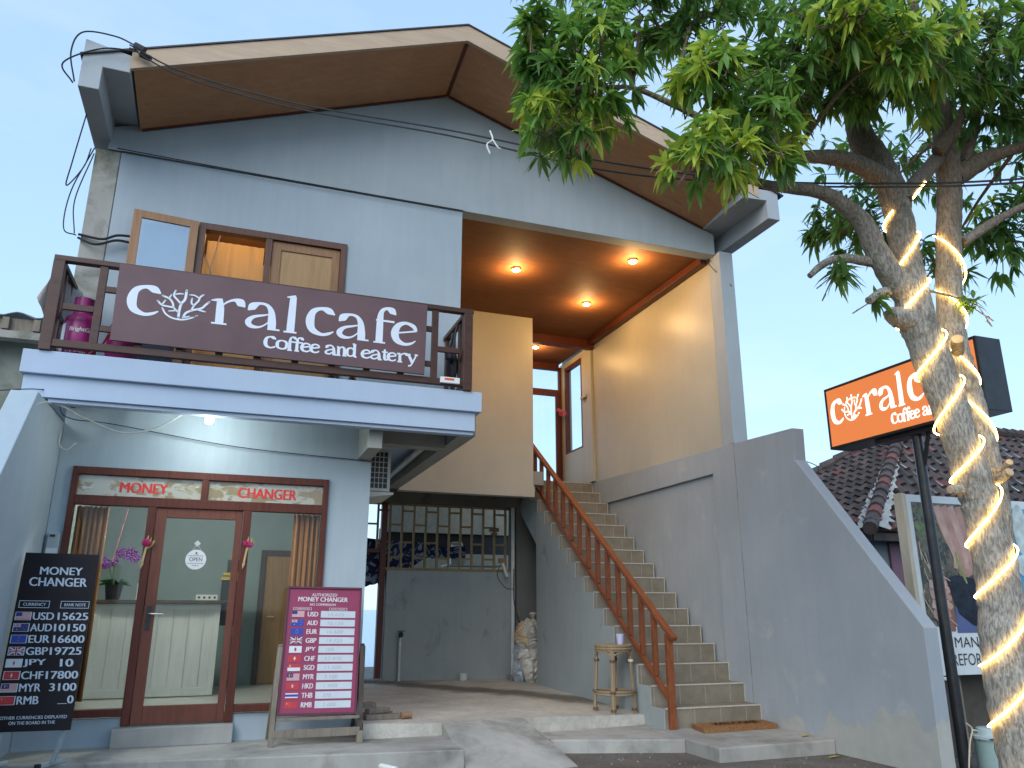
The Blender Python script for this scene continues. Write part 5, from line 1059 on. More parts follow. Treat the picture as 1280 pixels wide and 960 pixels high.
# ------------------------------------------------------------------ neighbours
def corr_mat(): return plain('old grey roof sheet', (.12, .12, .12), .6, var=.3)
t = thing('neighbour_house', 'grey mossy house with a corrugated roof at the far left', 'house', (-5.5, 12, -1.47))
g = MB(); n = 110; vs_ = []
for (y_, z_) in ((10.0, 3.33), (15.0, 4.6)):
    for zo in (0, -.012):
        vs_ += [(-9+i*(6.85/n), y_, z_+zo+.028*math.sin(i*1.05)) for i in range(n+1)]
k = n+1
g.add(vs_, [(i, i+1, 2*k+i+1, 2*k+i) for i in range(n)]+[(k+i+1, k+i, 3*k+i, 3*k+i+1) for i in range(n)]+[(i+1, i, k+i, k+i+1) for i in range(n)]); g.build('roof', corr_mat(), t)
g = MB(); g.box(-9, -2.28, 10.06, 10.12, 3.13, 3.29)
for x in (-7.5, -6, -4.5, -3.4, -2.72, -2.4): g.box(x, x+.07, 10.0, 10.055, 3.14, 3.28)
g.build('eave_board', M['wood_old'], t); g = MB(); g.box(-9, -2.24, 10.0, 10.16, 3.03, 3.12); g.build('wall_plate', M['concrete_old'], t)
g = MB(); g.box(-9, -2.2, 10.35, 14.8, -1.5, 3.1); g.build('wall', M['moss_wall'], t)
# tiled house on the right
t = thing('tiled_house', 'low house with a dark clay tile hip roof beyond the stair wall', 'house', (13, 12, -1.47))
C0 = Vector((9.3, 9.5, 1.2)); RE = Vector((13.27, 12.3, 3.767)); C1 = Vector((9.3, 15.1, 1.2)); C2 = Vector((21.5, 9.5, 1.2)); RE2 = Vector((18.0, 12.3, 3.76))
def roof_tile_mat():
    m, N, L, P = new_mat('dark clay roof tile'); v = pos_vec(N, L, (1, 1, 1))
    f = noise(N, L, v, 3.2, 3, .5); b_ = noise(N, L, v, 2.4, 4)
    at = N.new('ShaderNodeAttribute'); at.attribute_name = 'tone'
    col = mix(N, L, at.outputs['Fac'], (.025, .02, .019), (.10, .07, .06)); 
    gt = N.new('ShaderNodeMath'); gt.operation = 'GREATER_THAN'; gt.inputs[1].default_value = .93; L.new(at.outputs['Fac'], gt.inputs[0])
    col = mix(N, L, gt.outputs[0], col, (.13, .042, .038)); L.new(col, P.inputs['Base Color']); P.inputs['Roughness'].default_value = .75; bump(N, L, P, noise(N, L, v, 18, 4), .4, .01); return m
RTM = roof_tile_mat()
def tiled(name, a0, a1, b0, b1, parent, tw=.235, th=.26):   # eave a0-a1, upper edge b0-b1, tiles as separate curved shingles merged in one surface
    a0, a1, b0, b1 = map(Vector, (a0, a1, b0, b1)); nrm_ = (a1-a0).cross((b0+b1)/2-a0).normalized()
    if nrm_.z < 0: nrm_ = -nrm_
    ln = ((b0+b1)/2-(a0+a1)/2).length; rows_ = max(2, int(ln/th)); g = MB(); tone = []
    ex_ = (a1-a0).normalized()
    for r_ in range(rows_):
        v0, v1 = r_/rows_, min(1, (r_+1.18)/rows_); L0, R0 = a0.lerp(b0, v0), a1.lerp(b1, v0); L1 = a0.lerp(b0, v1); up_ = ((b0+b1)/2-(a0+a1)/2).normalized()*(ln*(v1-v0))
        w_ = (R0-L0).length; nt_ = max(1, int(w_/tw)); st = (r_ % 2)*.5
        s0 = a0.lerp(a1, 0); base = (L0-a0).dot(ex_)
        for c in range(-1, nt_+1):
            x0 = (c+st)*tw; x1 = x0+tw
            if x0 > w_: continue
            x0, x1 = max(0, x0), min(w_, x1)
            if x1-x0 < .05: continue
            lift = .035+random.uniform(0, .012); P0 = L0+ex_*x0; P1 = L0+ex_*x1; vs_ = []; kk = 4
            for q in range(kk+1):
                p = P0.lerp(P1, q/kk); h_ = .030*math.sin(math.pi*2*q/kk+.4)
                vs_ += [p+nrm_*(lift+h_), p+up_+nrm_*(.004+h_), p+nrm_*(-.02)]
            fs = []
            for q in range(kk): fs += [(q*3, q*3+3, q*3+4, q*3+1), (q*3+2, q*3+5, q*3+3, q*3)]
            g.add(vs_, fs); tn = random.random(); tone += [tn if tn < .955 else .97]*len(fs)
    o = g.build(name, RTM, parent); at = o.data.attributes.new('tone', 'FLOAT', 'FACE'); at.data.foreach_set('value', tone); return o
random.seed(5)
tiled('roof_front', C0, C2, RE, RE2, t); tiled('roof_side', C1, C0, RE, RE, t)
g = MB(); nseg = 17
rdg = plain('ridge tile', (.07, .05, .045), .75, var=.4, scale=5); mort = plain('white ridge mortar', (.33, .33, .31), .85, var=.25, scale=6)
def ridge(mb, mo__, A_, Bb_, n_):
    d = (Bb_-A_); 
    for i in range(n_):
        p = A_+d*(i/n_); q = A_+d*((i+1.12)/n_); dd = d.normalized()
        mb.tube([p+Vector((0, 0, .07)), q+Vector((0, 0, .045))], [.12, .10], 9, mat=(1 if i % 4 == 1 else 0))
ridge(g, None, C0, RE, nseg); ridge(g, None, RE, RE2, 18); ridge(g, None, C1, RE, nseg); g.build('ridge_tiles', [rdg, plain('red ridge tile', (.16, .055, .048), .75, var=.2)], t)
g = MB()
for s_ in (-1, 1):
    Q = []
    for i in range(40):
        u = i/39*.62; p = C0.lerp(RE, u); wdt = .30*(1-u)*(.7+.4*random.random())
        Q.append((p, wdt))
    side = Vector((1, -.9, 0)).normalized()*(s_)
    sl__ = Vector((side.x, side.y, -.50 if s_ > 0 else -.52))
    for i in range(39):
        p, w_ = Q[i]; q, w2 = Q[i+1]
        a_, b_ = p+Vector((0, 0, .085)), q+Vector((0, 0, .085)); g.add([a_, b_, b_+sl__*w2+Vector((0, 0, .03)), a_+sl__*w_+Vector((0, 0, .03))], [(0, 1, 2, 3)])
g.build('ridge_mortar', mort, t)
g = MB(); g.tube([C0+Vector((-.12, -.1, .0)), C0+Vector((.3, .22, .25))], [.11, .10], 10); g.build('hip_end', rdg, t)
g = MB(); g.wall(XZ, 9.75, 21, -1.5, 1.35, [], 9.95, 10.1); g.build('front_wall', plaster('grey blue house wall', (.20, .24, .26), (.27, .31, .33)), t)
g = MB(); g.box(9.75, 9.9, 10.1, 15, -1.5, 1.35); g.build('side_wall', plaster('grey house wall', (.20, .23, .25), (.27, .3, .32)), t)
g = MB(); g.box(10.02, 12.5, 9.90, 9.945, -1.4, 1.05); g.build('pink_shutter', wood('faded plum paint', (.17, .08, .12), (.24, .12, .16)), t)
g = MB(); g.bar((9.4, 9.6, 1.1), (21, 9.6, 1.1), .06, .12); g.bar((9.4, 9.6, 1.1), (9.4, 15, 1.1), .06, .12); g.build('eave_board', M['wood_dkold'], t)
# stair hand rail scrap by the house: dark diagonal bar
# the posters
def picture_mat(name, base, blobs):
    m, N, L, P = new_mat(name); v = pos_vec(N, L); f = noise(N, L, v, 9, 6, .6, 1.2)
    col = mix(N, L, ramp(N, L, f, .42, .56), base[0], base[1]); f2 = noise(N, L, v, 22, 5, .6)
    L.new(mix(N, L, ramp(N, L, f2, .6, .66), col, base[2]), P.inputs['Base Color']); P.inputs['Roughness'].default_value = .35; return m
t = thing('poster_panel', 'white framed poster of a hand planting a mangrove seedling behind the pole', 'poster', (7.7, 6.6, -.66))
g = MB(); g.box(7.0, 8.42, 6.602, 6.66, -.655, 1.235); g.build('panel', plain('poster white', (.62, .66, .66), .4, var=.04), t, bevel=.003)
g = MB(); g.box(6.945, 6.999, 6.60, 6.72, -.66, 1.245); g.build('frame_post', M['cream_wood'], t, bevel=.003)
pm = plane_map((7.0, 6.60, -.655), (1, 0, 0), (0, 0, 1))
g = MB(); x0, x1, z0, z1 = .06, 1.36, .49, 1.81
g.rect(pm, x0, x1, z0, z1, 0, .001)
sk = [(.36, 1.78), (.62, 1.76), (.80, 1.55), (.88, 1.25), (.86, 1.06), (.72, 1.0), (.62, 1.05), (.58, 1.25), (.48, 1.38), (.40, 1.6)]
g.poly([pm(a, b, .002) for a, b in sk], 1)
g.poly([pm(a, b, .002) for a, b in [(.24, .44), (.44, .44), (.46, .72), (.42, .95), (.30, 1.02), (.2, .9), (.18, .6)]], 2)
for k in range(4): g.disc(pm, .36, .70+k*.085, .09, 1 if k % 2 else 5, .003+k*.0004, 16, .045)
for c_, r_ in (((.68, 1.22), .07), ((.76, 1.10), .06), ((.66, 1.06), .05)): g.disc(pm, c_[0], c_[1], r_, 5 if r_ > .06 else 1, .003+r_*.001, 16)
for k, (xa, xb, xc, w_, m_) in enumerate(((.42, .50, .60, .10, 5), (.52, .60, .68, .11, 1), (.62, .70, .76, .11, 5), (.73, .79, .82, .10, 1))):
    g.ribbon(pm, [(xa, 1.78), (xb, 1.5), (xc, 1.24), (xc-.03, 1.10)], [w_*.9, w_, w_*.9, w_*.55], 5, m_, h=.0032+k*.0003)
for k in range(4):
    g.ribbon(pm, [(.16, .62+k*.105), (.28, .60+k*.105), (.40, .63+k*.10)], [.08, .1, .075], 4, 5 if k % 2 else 1, h=.0036+k*.0003); g.ribbon(pm, [(.17, .665+k*.105), (.29, .645+k*.105), (.40, .675+k*.1)], [.012, .016, .01], 4, 2, h=.0041+k*.0003)
g.poly([pm(a, b, .0056) for a, b in [(.40, .98), (.55, 1.03), (.78, 1.0), (.95, .96), (1.05, .6), (.95, .45), (.70, .5), (.52, .62)]], 3)
g.poly([pm(a, b, .0035) for a, b in [(.46, .425), (1.2, .425), (1.1, .5), (.62, .62), (.48, .7)]], 4)
g.ribbon(pm, [(.60, 1.28), (.62, 1.15), (.67, 1.02), (.70, .94)], [.02, .03, .035, .02], 5, 6, h=.006)
for k in range(16):
    a = random.uniform(.08, .30); b = random.uniform(.8, 1.4); g.ribbon(pm, [(a, b), (a+random.uniform(-.05, .12), b-random.uniform(.05, .2)), (a+random.uniform(.0, .22), b-random.uniform(.15, .4))], [.012]*3, 3, 7, h=.005+k*.0002)
for k in range(10): g.disc(pm, random.uniform(.1, .3), random.uniform(1.45, 1.78), random.uniform(.02, .05), 8, .0012+k*.0002, 7, random.uniform(.015, .04))
skin = plain('printed skin', (.40, .22, .17), .35, var=.25, scale=7); skin2 = plain('printed red skin', (.24, .10, .075), .35, var=.3, scale=6); skin3 = plain('printed pale skin', (.50, .31, .25), .35, var=.2, scale=8)
g.build('picture', [picture_mat('printed mud and roots', ((.02, .028, .022), (.13, .11, .07), (.24, .2, .15)), 0), skin, skin2, plain('printed black bag', (.012, .016, .028), .35, var=.6, scale=12, spec=.25), plain('printed blue cloth', (.08, .1, .24), .4), skin3, plain('printed green shoot', (.22, .28, .06), .4), plain('printed dry twigs', (.45, .34, .29), .4), plain('printed leaves', (.10, .17, .05), .4, var=.5, scale=18)], t)
g = MB(); g.text('MANGROVE', pm, .40, 1.27, .275, .383, 0, -.008, h=.002); g.text('REFORESTATION', pm, .335, 1.40, .095, .215, 0, -.008, h=.002); g.build('lettering', plain('poster ink', (.03, .03, .035), .5), t)
t = thing('poster_panel', 'white framed blue sea poster at the right picture edge', 'poster', (9.2, 6.6, -.66))
g = MB(); g.box(8.47, 9.9, 6.602, 6.66, -.655, 1.235); g.build('panel', plain('poster white two', (.62, .66, .66), .4, var=.04), t, bevel=.003)
pm3 = plane_map((8.47, 6.60, -.655), (1, 0, 0), (0, 0, 1))
g = MB(); g.rect(pm3, .06, 1.37, .1, 1.8, 0, .001)
for k, (a, b, r_, q_) in enumerate(((.2, 1.55, .12, .3), (.5, 1.3, .2, .1), (.15, 1.15, .12, .12), (.3, .7, .25, .1), (.9, 1.4, .3, .2))): g.disc(pm3, a, b, r_, 1, .002+k*.0004, 20, q_)
g.build('picture', [plain('printed blue sea', (.04, .25, .42), .35, var=.35, scale=4), plain('printed pale coral', (.45, .52, .5), .35, var=.3, scale=8)], t)
# dark wall and old planks behind the poles
t = thing('boundary_wall', 'dark stained cement boundary wall under the posters', 'wall', (9, 6.95, -1.47))
g = MB(); g.box(6.56, 13, 6.9, 7.05, -1.5, -.2); g.build('wall', plaster('black stained cement', (.06, .052, .042), (.12, .105, .085), (.03, .028, .024), stain_lo=.45, stain_hi=.65), t)
t = thing('old_planks', 'row of old grey planks propping the poster panels', 'planks', (7.2, 6.75, -1.47))
for x, w_, m_ in ((6.62, .05, 'wood_dkold'), (6.74, .22, 'concrete_dark'), (7.12, .09, 'wood_old'), (7.27, .11, 'wood_dkold'), (7.46, .1, 'wood_old')):
    g = MB(); g.box(x, x+w_, 6.74, 6.79, -1.47, -.10 if x < 7.1 else -.66); g.build('plank', M[m_], t, bevel=.004)
g = MB(); g.tube([(6.93, 6.55, -.675), (7.1, 6.5, -.675)], .018, 8); tag(g.build('bracket_pipe', M['pvc'], smooth=True), 'short white pipe under the lower edge of the mangrove poster', 'pipe')
t = thing('bucket', 'grey green lidded plastic bucket behind the tree trunk', 'bucket', (6.98, 5.9, -1.47))
bm = plain('grey green plastic', (.26, .36, .34), .4, var=.08)
bc = (6.94, 5.95, -1.47)
g = MB(); g.lathe([(0, 0), (.115, 0), (.145, .30), (.152, .30), (.152, .325), (.145, .33), (.14, .02), (0, .02)], bc, 28); g.build('body', bm, t, smooth=True)
g = MB(); g.lathe([(.165, .315), (.168, .34), (.15, .35), (.12, .352), (.115, .40), (.10, .41), (0, .41)], bc, 28); g.build('lid', plain('pale lid', (.42, .5, .5), .4, var=.06), t, smooth=True)
g = MB(); g.tube(catmull([(bc[0]-.155, bc[1], -1.16), (bc[0]-.1, bc[1]-.15, -1.14), (bc[0]+.05, bc[1]-.18, -1.13), (bc[0]+.155, bc[1], -1.15)], 6), .006, 6); g.build('handle', M['black'], t, smooth=True)
cable('cable', 'pale brown string hanging from the bucket to the ground', [[(6.72, 6.0, -1.02), (6.78, 6.0, -1.08), (6.70, 5.98, -1.2), (6.6, 5.95, -1.45)], [(6.78, 6.0, -1.08), (6.88, 5.98, -1.1)]], .008, 'cream_wood')

# ------------------------------------------------------------------ the tree
def bark_mat():
    m, N, L, P = new_mat('grey lichen bark'); v = pos_vec(N, L, (1, 1, .28))
    f = noise(N, L, v, 60, 6, .7, .5); p = noise(N, L, pos_vec(N, L), 5, 6, .65)
    col = mix(N, L, ramp(N, L, f, .40, .60), (.20, .18, .15), (.47, .445, .39)); col = mix(N, L, ramp(N, L, p, .52, .72), col, (.16, .14, .105))
    g2 = N.new('ShaderNodeNewGeometry'); sx = N.new('ShaderNodeSeparateXYZ'); L.new(g2.outputs['Position'], sx.inputs[0])
    mr = N.new('ShaderNodeMapRange'); mr.inputs['From Min'].default_value = 3.8; mr.inputs['From Max'].default_value = 5.2; L.new(sx.outputs[2], mr.inputs[0])   # bark turns browner with height
    col = mix(N, L, mr.outputs[0], col, mix(N, L, ramp(N, L, f, .35, .65), (.13, .095, .065), (.27, .21, .15)))
    L.new(col, P.inputs['Base Color']); P.inputs['Roughness'].default_value = .9; P.inputs['Specular IOR Level'].default_value = .15; bump(N, L, P, f, .9, .02); return m
bark = bark_mat(); cutw = plain('cut wood', (.45, .33, .2), .8, var=.2, scale=20)
TA = [(5.118, 4.152, -1.47, 0.17), (5.118, 4.152, -1.191, 0.157), (5.102, 4.158, -0.706, 0.153), (5.105, 4.157, -0.195, 0.149), (5.136, 4.146, 0.125, 0.143), (5.115, 4.153, 0.626, 0.133), (5.085, 4.164, 0.886, 0.128), (4.997, 4.196, 1.489, 0.126), (4.898, 4.231, 1.998, 0.135), (4.861, 4.245, 2.196, 0.137), (4.855, 4.247, 2.636, 0.114), (4.85, 4.249, 2.916, 0.109), (4.84, 4.252, 3.167, 0.104)]
TB = [(5.4, 4.38, -1.256, 0.099), (5.409, 4.377, -0.745, 0.102), (5.44, 4.366, -0.206, 0.099), (5.468, 4.356, 0.364, 0.096), (5.494, 4.346, 0.843, 0.101), (5.473, 4.354, 1.217, 0.103), (5.432, 4.369, 1.604, 0.105), (5.385, 4.385, 1.972, 0.11), (5.388, 4.384, 2.282, 0.105), (5.449, 4.362, 2.781, 0.1), (5.503, 4.343, 3.152, 0.099), (5.571, 4.319, 3.612, 0.1), (5.577, 4.316, 3.93, 0.098)]
Tb1 = [(4.899, 4.231, 2.262, 0.112), (4.714, 4.262, 2.483, 0.1), (4.578, 4.276, 2.742, 0.088), (4.493, 4.271, 2.933, 0.076), (4.319, 4.298, 3.091, 0.063), (4.144, 4.326, 3.178, 0.054), (3.885, 4.383, 3.194, 0.044), (3.688, 4.419, 3.209, 0.035), (3.438, 4.473, 3.294, 0.028), (3.164, 4.537, 3.451, 0.022)]
Tb2 = [(4.845, 4.25, 3.116, 0.11), (4.73, 4.218, 3.308, 0.09), (4.548, 4.209, 3.396, 0.077), (4.32, 4.216, 3.439, 0.07), (4.12, 4.214, 3.423, 0.057), (3.832, 4.243, 3.378, 0.047), (3.555, 4.268, 3.374, 0.037), (3.236, 4.309, 3.538, 0.031), (2.863, 4.369, 3.699, 0.024), (2.546, 4.408, 3.788, 0.018), (2.23, 4.448, 3.735, 0.015)]
Tb3 = [(4.852, 4.248, 3.167, 0.117), (4.809, 4.279, 3.417, 0.112), (4.746, 4.316, 3.628, 0.113), (4.688, 4.353, 3.79, 0.107), (4.668, 4.375, 4.073, 0.095), (4.686, 4.384, 4.485, 0.076), (4.674, 4.403, 4.999, 0.057), (4.704, 4.408, 5.808, 0.037)]
Tb4 = [(4.873, 4.198, 3.195, 0.065), (5.094, 4.225, 3.423, 0.066), (5.273, 4.266, 3.582, 0.064), (5.458, 4.306, 3.754, 0.062)]
Tb5 = [(5.577, 4.316, 3.93, 0.091), (5.598, 4.309, 4.255, 0.085), (5.571, 4.319, 4.589, 0.065), (5.54, 4.33, 5.108, 0.052), (5.497, 4.345, 5.834, 0.034)]
Tb6 = [(5.62, 4.301, 3.597, 0.09), (5.811, 4.232, 3.731, 0.084), (5.99, 4.168, 3.826, 0.063), (6.164, 4.105, 3.883, 0.049), (6.451, 4.002, 4.012, 0.035), (6.747, 3.895, 4.175, 0.025)]
Tb7 = [(5.586, 4.313, 2.98, 0.044), (5.803, 4.262, 3.128, 0.041), (6.007, 4.215, 3.256, 0.034), (6.247, 4.155, 3.385, 0.028), (6.524, 4.082, 3.517, 0.021)]
Tb8 = [(4.573, 4.306, 2.63, 0.041), (4.368, 4.353, 2.652, 0.035), (4.229, 4.376, 2.627, 0.031), (4.117, 4.39, 2.56, 0.028), (4.015, 4.4, 2.468, 0.022)]
Tb9 = [(4.637, 4.283, 2.379, 0.044), (4.535, 4.266, 2.338, 0.037), (4.419, 4.255, 2.264, 0.03)]
Tb10 = [(5.719, 4.265, 3.731, 0.056), (5.87, 4.264, 4.044, 0.046), (6.038, 4.257, 4.412, 0.04), (6.261, 4.23, 4.881, 0.03), (6.472, 4.207, 5.465, 0.023)]
Tb11 = [(5.374, 4.23, 3.752, 0.055), (5.557, 4.164, 3.988, 0.045), (5.626, 4.139, 4.148, 0.031)]
Ts1 = [(4.793, 4.227, 2.147, 0.105), (4.669, 4.271, 2.173, 0.08), (4.644, 4.28, 2.16, 0.068)]
Ts2 = [(5.176, 4.195, 1.922, 0.046), (5.055, 4.079, 1.973, 0.042)]
Ts3 = [(5.385, 4.226, 1.002, 0.036), (5.367, 4.126, 0.997, 0.036), (5.315, 4.039, 1.039, 0.026)]
Ts4 = [(5.266, 4.163, 0.926, 0.041), (5.23, 4.069, 0.921, 0.035), (5.209, 3.971, 0.951, 0.031)]
Ts5 = [(4.901, 4.135, 0.832, 0.04), (4.792, 4.121, 0.824, 0.028)]
LOBES = [
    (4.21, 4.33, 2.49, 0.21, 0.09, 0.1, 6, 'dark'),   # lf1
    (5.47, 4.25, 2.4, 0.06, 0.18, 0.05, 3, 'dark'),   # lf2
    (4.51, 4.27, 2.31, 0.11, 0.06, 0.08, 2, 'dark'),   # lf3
    (1.88, 4.53, 4.06, 0.24, 0.36, 0.4, 50, 'mixed'),   # ll2
    (2.23, 4.51, 3.89, 0.58, 0.61, 0.6, 100, 'mixed'),   # left
    (2.01, 4.48, 3.43, 0.35, 0.32, 0.4, 30, 'mixed'),   # leftlow
    (3.1, 4.31, 4.53, 0.7, 0.29, 0.6, 45, 'mid'),   # mid
    (2.73, 4.54, 4.69, 0.78, 0.26, 0.7, 62, 'mixed'),   # mid2
    (2.75, 3.74, 3.52, 0.24, 0.24, 0.3, 45, 'young'),   # br1
    (2.77, 3.79, 2.91, 0.37, 0.24, 0.35, 45, 'young'),   # br2
    (3.18, 3.85, 3.13, 0.33, 0.28, 0.4, 37, 'mixed'),   # br3
    (3.43, 3.97, 3.64, 0.35, 0.41, 0.5, 65, 'mixed'),   # m3
    (3.95, 3.89, 4.18, 0.62, 0.49, 0.7, 118, 'mixed'),   # top
    (4.39, 3.73, 4.07, 0.55, 0.4, 0.6, 100, 'mid'),   # top2
    (5.22, 3.75, 4.39, 0.59, 0.52, 0.7, 100, 'mid'),   # top3
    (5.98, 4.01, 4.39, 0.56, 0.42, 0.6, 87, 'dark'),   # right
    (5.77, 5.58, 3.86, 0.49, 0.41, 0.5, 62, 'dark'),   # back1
    (6.96, 4.94, 3.71, 0.44, 0.56, 0.5, 57, 'mid'),   # back2
    (6.34, 5.37, 4.66, 1.02, 0.51, 0.6, 75, 'mid'),   # back3
    (6.55, 5.3, 3.37, 0.4, 0.4, 0.4, 20, 'mid'),   # back4
    (2.77, 4.53, 5.51, 1.35, 0.54, 1.0, 112, 'mid'),   # up1
    (4.86, 3.99, 5.81, 1.75, 0.63, 1.2, 137, 'mid'),   # up2
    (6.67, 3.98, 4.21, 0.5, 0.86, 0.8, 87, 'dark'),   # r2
    (3.65, 3.36, 3.91, 0.25, 0.19, 0.3, 30, 'young'),   # yb1
    (3.99, 3.24, 3.71, 0.22, 0.27, 0.3, 32, 'young'),   # yb2
]

T = thing('mango_tree', 'mango tree with two grey trunks wrapped in warm light strips by the road', 'tree', (5.1, 4.2, -1.47))
def limb(mb, L_, n=14, steps=5, mat=0, wob=.02):
    Q = catmull([(*q[:3], q[3]) for q in L_], steps)
    mb.tube([(q[0]+random.uniform(-1, 1)*wob*q[3], q[1]+random.uniform(-1, 1)*wob*q[3], q[2]) for q in Q], [q[3]*(1+random.uniform(-.035, .035)) for q in Q], n, mat, bumpy=.03)
    return Q
random.seed(9)
g = MB(); QA = limb(g, TA, 22, 8); g.build('trunk', bark, T, smooth=True)
g = MB(); QB = limb(g, TB, 20, 8); g.build('trunk', bark, T, smooth=True)
limbs = [Tb1, Tb2, Tb3, Tb4, Tb5, Tb6, Tb7, Tb8, Tb9, Tb10, Tb11]
for L_ in limbs:
    g = MB(); limb(g, L_, 12, 6); g.build('branch', bark, T, smooth=True)
g = MB()
for L_ in (Ts1, Ts2, Ts3, Ts4, Ts5):
    g2_ = MB(); limb(g2_, L_, 12, 4)
    e_, p_ = Vector(L_[-1][:3]), Vector(L_[-2][:3]); d = (e_-p_).normalized()
    g2_.lathe([(0, 0), (L_[-1][3]*.98, 0), (L_[-1][3]*.9, .006), (0, .008)], tuple(e_), 12, axis=tuple(d), mat=1); g2_.build('stub', [bark, cutw], T, smooth=True)
# crown: twigs reach from the limbs into each clump, leaves hang in whorls at the twig tips
ends = [Vector(q[:3]) for L_ in limbs[:3]+[limbs[4], limbs[5], limbs[7], limbs[8], limbs[9]] for q in L_[len(L_)//2:]]
tw = MB(); LV = {0: [], 1: [], 2: [], 3: []}; LF = {0: [], 1: [], 2: [], 3: []}
def leaf(p, d, ln, wd, mi, droop):
    d = Vector(d).normalized(); sd_ = d.cross(Vector((0, 0, 1)))
    if sd_.length < .1: sd_ = Vector((random.uniform(-1, 1), random.uniform(-1, 1), 0))
    sd_.normalize(); tw_ = random.uniform(-.7, .7); nn_ = sd_.cross(d); s2 = (sd_*math.cos(tw_)+nn_*math.sin(tw_)).normalized(); n2_ = s2.cross(d)
    prof = ((0, .03), (.18, .62), (.42, 1.0), (.7, .72), (.9, .25), (1.0, .02)); V_, F_ = LV[mi], LF[mi]; b = len(V_); wv = random.uniform(-.04, .04)
    for i, (u, w_) in enumerate(prof):
        c = Vector(p)+d*(ln*u)+Vector((0, 0, -droop*ln*u*u)); k = s2*(wd*w_*.5); fold = n2_*(wd*w_*.16); z_ = n2_*(wv*ln*math.sin(u*7))
        V_.extend([tuple(c-k+fold+z_), tuple(c+z_), tuple(c+k+fold+z_)])
    for i in range(len(prof)-1):
        q = b+i*3; F_.extend([(q, q+1, q+4, q+3), (q+1, q+2, q+5, q+4)])
def whorl(p, axis, mi, n, ln):
    axis = Vector(axis).normalized()
    for k in range(n):
        a = 2.4*k+random.uniform(-.4, .4); e1 = axis.cross(Vector((0, 0, 1)));
        if e1.length < .1: e1 = Vector((1, 0, 0))
        e1.normalize(); e2 = axis.cross(e1); out = e1*math.cos(a)+e2*math.sin(a)
        d = out*random.uniform(.5, 1.0)+axis*random.uniform(.15, .7)+Vector((0, 0, -random.uniform(.05, .8)))
        leaf(Vector(p)-axis*random.uniform(0, .05), d, ln*random.uniform(.55, 1.3), ln*random.uniform(.19, .32), mi, random.uniform(.1, .5))
for (cx1, cy1, cz1, rx, rz_, rd_, nw, kind) in LOBES:
    c = Vector((cx1, cy1, cz1)); hub = min(ends, key=lambda e_: (e_-c).length); 
    mid_ = hub.lerp(c, .6)+Vector((random.uniform(-.1, .1), random.uniform(-.1, .1), .08))
    if (hub-c).length > .25: tw.tube(catmull([tuple(hub), tuple(mid_), tuple(c)], 5), [.02*(1-.07*i) for i in range(11)], 6)
    for k in range(nw):
        v = Vector((random.gauss(0, 1), random.gauss(0, 1), random.gauss(0, 1))).normalized()*random.random()**.42
        # ellipsoid: rx across the view direction, rd_ along it, rz_ up
        p = c+Vector((rt.x*v.x*rx+math.sin(YAW)*v.y*rd_, rt.y*v.x*rx+math.cos(YAW)*v.y*rd_, v.z*rz_))
        ax = (p-c)+Vector((random.uniform(-.2, .2), random.uniform(-.2, .2), .1)); ax.normalize()
        if random.random() < .75:
            s_ = p-ax*random.uniform(.15, .35)-Vector((0, 0, .03)); tw.tube([tuple(s_.lerp(c, .25)), tuple(s_), tuple(p)], [.008, .006, .004], 4)
        u = random.random()
        if kind == 'young': mi = 2 if u < .5 else 1
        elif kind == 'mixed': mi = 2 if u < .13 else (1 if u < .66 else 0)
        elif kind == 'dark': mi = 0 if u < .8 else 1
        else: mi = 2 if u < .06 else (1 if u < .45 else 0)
        whorl(p, ax, mi, random.randint(9, 14), .152)
tw.build('twigs', bark, T)
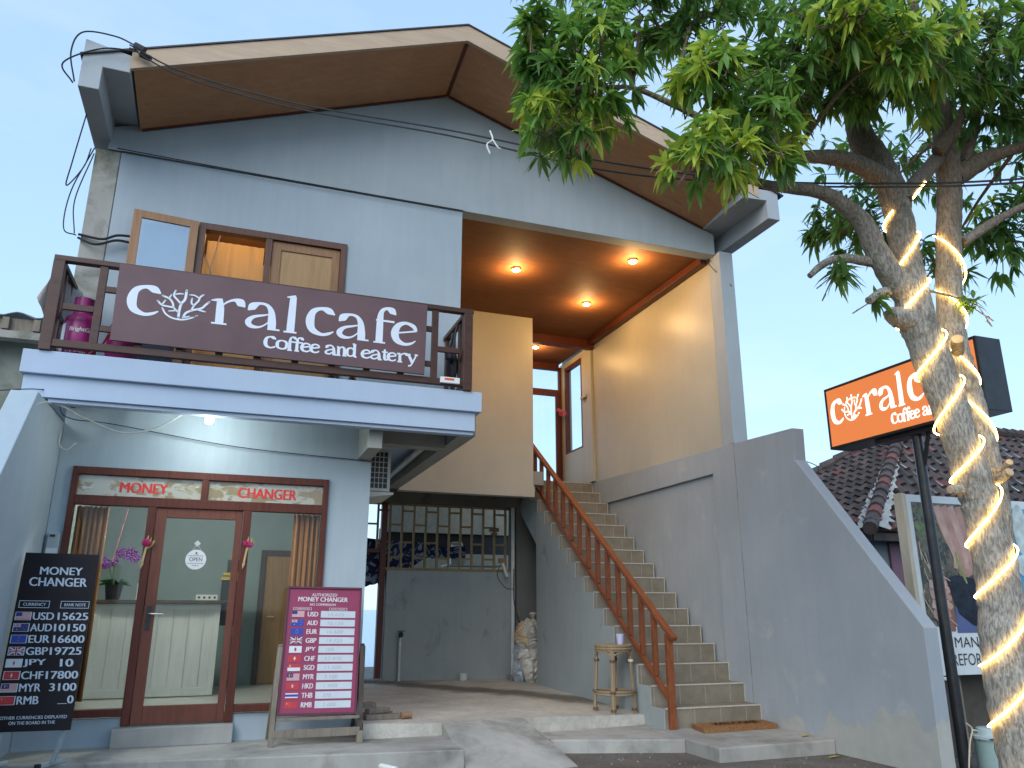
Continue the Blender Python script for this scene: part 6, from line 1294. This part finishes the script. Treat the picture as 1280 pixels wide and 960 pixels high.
def leafmat(name, col, tr_):
    m, N, L, P = new_mat(name); v = pos_vec(N, L); f = noise(N, L, v, 7, 3)
    cc = mix(N, L, ramp(N, L, f, .3, .7), tuple(c*.75 for c in col), tuple(min(1, c*1.25) for c in col)); L.new(cc, P.inputs['Base Color']); P.inputs['Roughness'].default_value = .38
    tl = N.new('ShaderNodeBsdfTranslucent'); tl.inputs[0].default_value = c4(tr_); ms = N.new('ShaderNodeMixShader'); ms.inputs[0].default_value = .42
    L.new(P.outputs[0], ms.inputs[1]); L.new(tl.outputs[0], ms.inputs[2]); L.new(ms.outputs[0], N['Material Output'].inputs[0]); return m
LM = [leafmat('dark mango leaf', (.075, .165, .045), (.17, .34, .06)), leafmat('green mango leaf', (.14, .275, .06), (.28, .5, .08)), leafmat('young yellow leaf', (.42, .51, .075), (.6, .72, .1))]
g = MB(); 
for mi in range(3): g.add(LV[mi], LF[mi], mi)
cr_ = g.build('crown', LM, T); cr_.data.shade_smooth()
# light strips wound round both trunks
strip = emit('warm light strip', (1.0, .62, .18), 13)
def wind(Q, z0, z1, pitch, ph, sgn, label, rr=.0052):
    P_ = []; zs_ = np.arange(z0, z1, .012)
    Z = np.array([q[2] for q in Q])
    for z in zs_:
        i = int(np.clip(np.searchsorted(Z, z)-1, 0, len(Q)-2)); u = (z-Z[i])/max(Z[i+1]-Z[i], 1e-6); q = Q[i]*(1-u)+Q[i+1]*u
        a = ph+sgn*2*math.pi*(z-z0)/pitch; wob = .03*math.sin(z*9); R_ = q[3]*1.03+.012
        P_.append((q[0]+R_*math.cos(a), q[1]+R_*math.sin(a), z+wob+sgn*.55*R_*(math.cos(a)*rt.x+math.sin(a)*rt.y)))
    o = MB().tube(P_, rr, 6).build('light_strip', strip, None, smooth=True); tag(o, label, 'light strip', 'light strips on the mango tree')
wind(QA, -1.2, 3.1, .41, 0.6, 1, 'warm light strip wound round the nearer, thicker trunk')
wind(QB, 1.15, 2.95, .46, 2.2, -1, 'warm light strip wound round the farther, thinner trunk')
q4 = catmull([(*q[:3], q[3]) for q in Tb4], 8)
tag(MB().tube([tuple(Vector(q[:3])+(Vector((0.05, -.75, -.65)).normalized())*(q[3]+.012)) for q in q4[1:9]], .0075, 6).build('light_strip', strip, None, smooth=True), 'short warm light strip added to make the branch between both trunks glow', 'light strip')  # extra strip, added for the orange glow on this branch

# ------------------------------------------------------------------ lift everything so that the road is at zero height
for o in list(scene.objects):
    if o.parent is None and o is not cam_o: o.location.z += EYE
